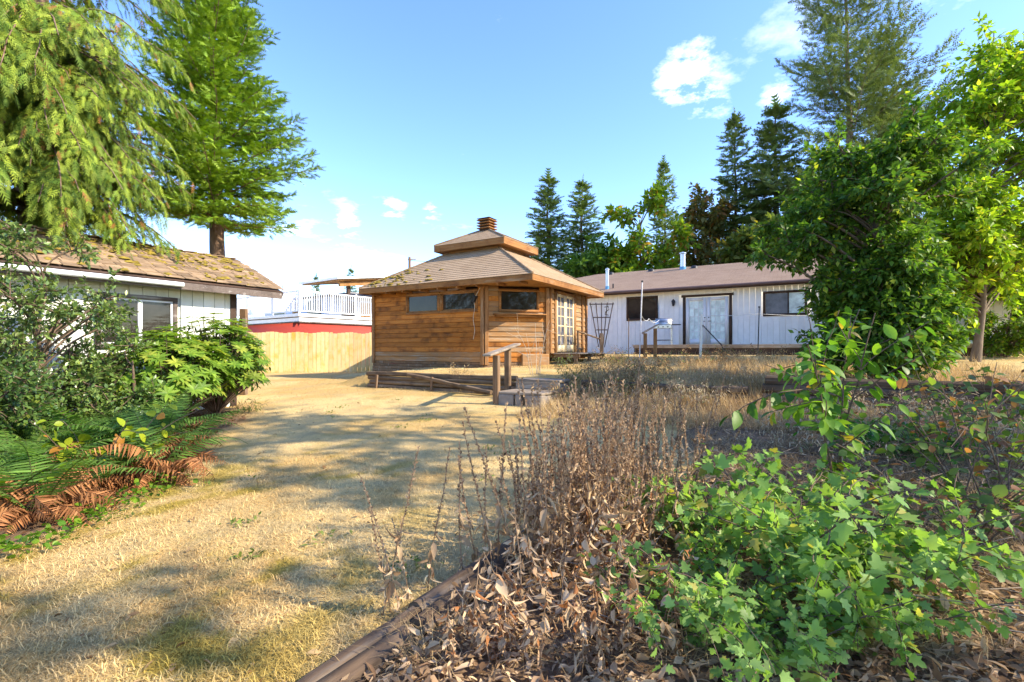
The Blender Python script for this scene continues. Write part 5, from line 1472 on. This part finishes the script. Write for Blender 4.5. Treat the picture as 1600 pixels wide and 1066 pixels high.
# cherry sapling
random.seed(43)
x, y = px2(1305, 3.5); tn = stems(3, 1.75, .13, OVAL, .15, 30, (.08, .20, .02), (.22, .38, .04), (.4, .3, .04), .05, .15, .011, (-.05, 0), .15, .55, .25, 5, .35, .05)
sp = plant('cherry_sapling', 'young cherry sapling with long drooping green leaves', x, y, tn, cat='sapling')
q = MB(); nm = MB()
Q = curve((0, 0, .95), (-1, -.25, .35), .95, 8, .75, .05); q.tube(Q, np.linspace(.008, .003, len(Q)), 5)
s = np.linspace(.25, 1, 13); p, T = along(Q, s); dd = T / np.linalg.norm(T, axis=1, keepdims=True) * .5 + np.stack([0 * s, .8 * (-1.) ** np.arange(13), -.55 + 0 * s], 1) + rng.normal(size=(13, 3)) * .15
dd /= np.linalg.norm(dd, axis=1, keepdims=True); nm.scatter(*OVAL, p, fr(dd, np.array([[0, 0, 1.]]) + rng.normal(size=(13, 3)) * .3), .16 * (.8 + .4 * rng.random(13)), cols(13, (.05, .13, .014), (.13, .25, .025)))
o1 = q.build('side_branch', 'twig', sp, smooth=True); o2 = nm.build('foliage', 'leaf', sp)
sp.rotation_euler[2] = 0; sp.scale = (.9, .9, .88)
# brambles and vines at the right
random.seed(44)
for i, (px, d, h, lab) in enumerate(((1530, 3.6, 1.5, 'tall bramble with dull green leaves, standing before the dark log wall'), (1480, 2.9, 1.0, 'arching bramble among dead stems beside the lobed shrubs'), (1590, 3.0, 1.35, 'tangled bramble with bare grey stems at the edge of the bed'), (1450, 4.4, .9, 'low bramble beside the ivy patch'), (1570, 4.8, 1.5, 'bramble with bronze leaves below the sunlit tree'))):
    x, y = px2(px, d)
    plant('bramble', lab, x, y, stems(9, h, .45, ROUND, .075, 13, (.08, .14, .03), (.20, .28, .05), (.26, .12, .05), .22, .8, .006, br=3), cat='bramble', group='brambles at the edge of the bed')
# pale dry weeds on the bank, each a plant
random.seed(45)
pw = [(a.mesh('stems', 'drystem'), b.mesh('foliage', 'dry')) for a, b in (stems(16, .62, .45, STRAP, .07, 12, (.36, .29, .18), (.58, .48, .32), (.25, .28, .12), .1, .2, .003, br=1), stems(14, .55, .55, NARROW, .07, 14, (.24, .15, .07), (.46, .32, .15), (.16, .2, .05), .1, .5, .003, br=1))]
for i in range(52):
    if i < 12: px, d = random.uniform(1010, 1180), random.uniform(8.0, 9.4)
    elif i < 24: px, d = random.uniform(870, 1040), random.uniform(9.2, 11.2)
    elif i < 34: px, d = random.uniform(880, 1200), random.uniform(10.5, 15)
    else: px, d = random.uniform(1180, 1580), random.uniform(4.4, 7.2)
    x, y = px2(px, d); k = 0 if (i < 12 or i >= 34) else 1
    t = plant('dry_weed', ('pale dry weed among dead leaves before the wall under the leafy tree' if i >= 34 else 'pale grey green dry weed on the bank in front of the low dark log wall', 'brown dry weed clump on the terrace in front of the bungalow')[k], x, y, pw[k], cat='weed', group=('pale weeds on the bank', 'brown weeds on the terrace')[k]); s_ = random.uniform(.7, 1.15) if k == 0 else random.uniform(1.0, 1.7); t.scale = (s_, s_, s_ * .85)
for i, (px, d, lab) in enumerate(((895, 10.2, 'small green leafy weed by the steps'), (960, 13.5, 'yellow flowering green weed before the bungalow'), (1035, 14.5, 'purple tinged green weed beside the step railing'), (990, 8.9, 'grey green leafy weed on the bank below the steps'))):
    x, y = px2(px, d); plant('green_weed', lab, x, y, stems(14, .55, .6, NARROW, .085, 13, (.06, .11, .03), (.18, .24, .06), (.3, .28, .08), .15, .5, .003), cat='weed')
x, y = xy(-.95, .12); plant('straw_tuft', 'straw grass tuft spilling over the stacked log wall', x, y, stems(70, .5, .75, STRAP, .09, 5, (.42, .30, .14), (.62, .48, .26), None, 0, 1.2, .0025, (-.2, -.5)), 'dry', 'drystem', cat='grass tuft')
x, y = px2(838, 12.0); plant('bare_shrub', 'bare pale twiggy shrub in front of the garden room corner window', x, y, stems(6, 1.25, .22, NARROW, .05, 3, (.3, .22, .1), (.5, .4, .2), None, 0, .1, .009, br=3), 'dry', 'rope_brown', cat='shrub')
x, y = px2(879, 14.1); plant('potted_plant', 'small grey green plant by the garden room door', x, y, stems(9, .5, .5, NARROW, .12, 9, (.12, .2, .1), (.25, .34, .18), None, 0, .6, .004), cat='plant')
x, y = px2(385, 9.3); plant('iris_clump', 'strappy green iris leaves at the rhododendron foot', x, y, stems(16, .42, .5, STRAP, .12, 5, (.06, .12, .03), (.16, .22, .05), None, 0, .7, .004), cat='plant')
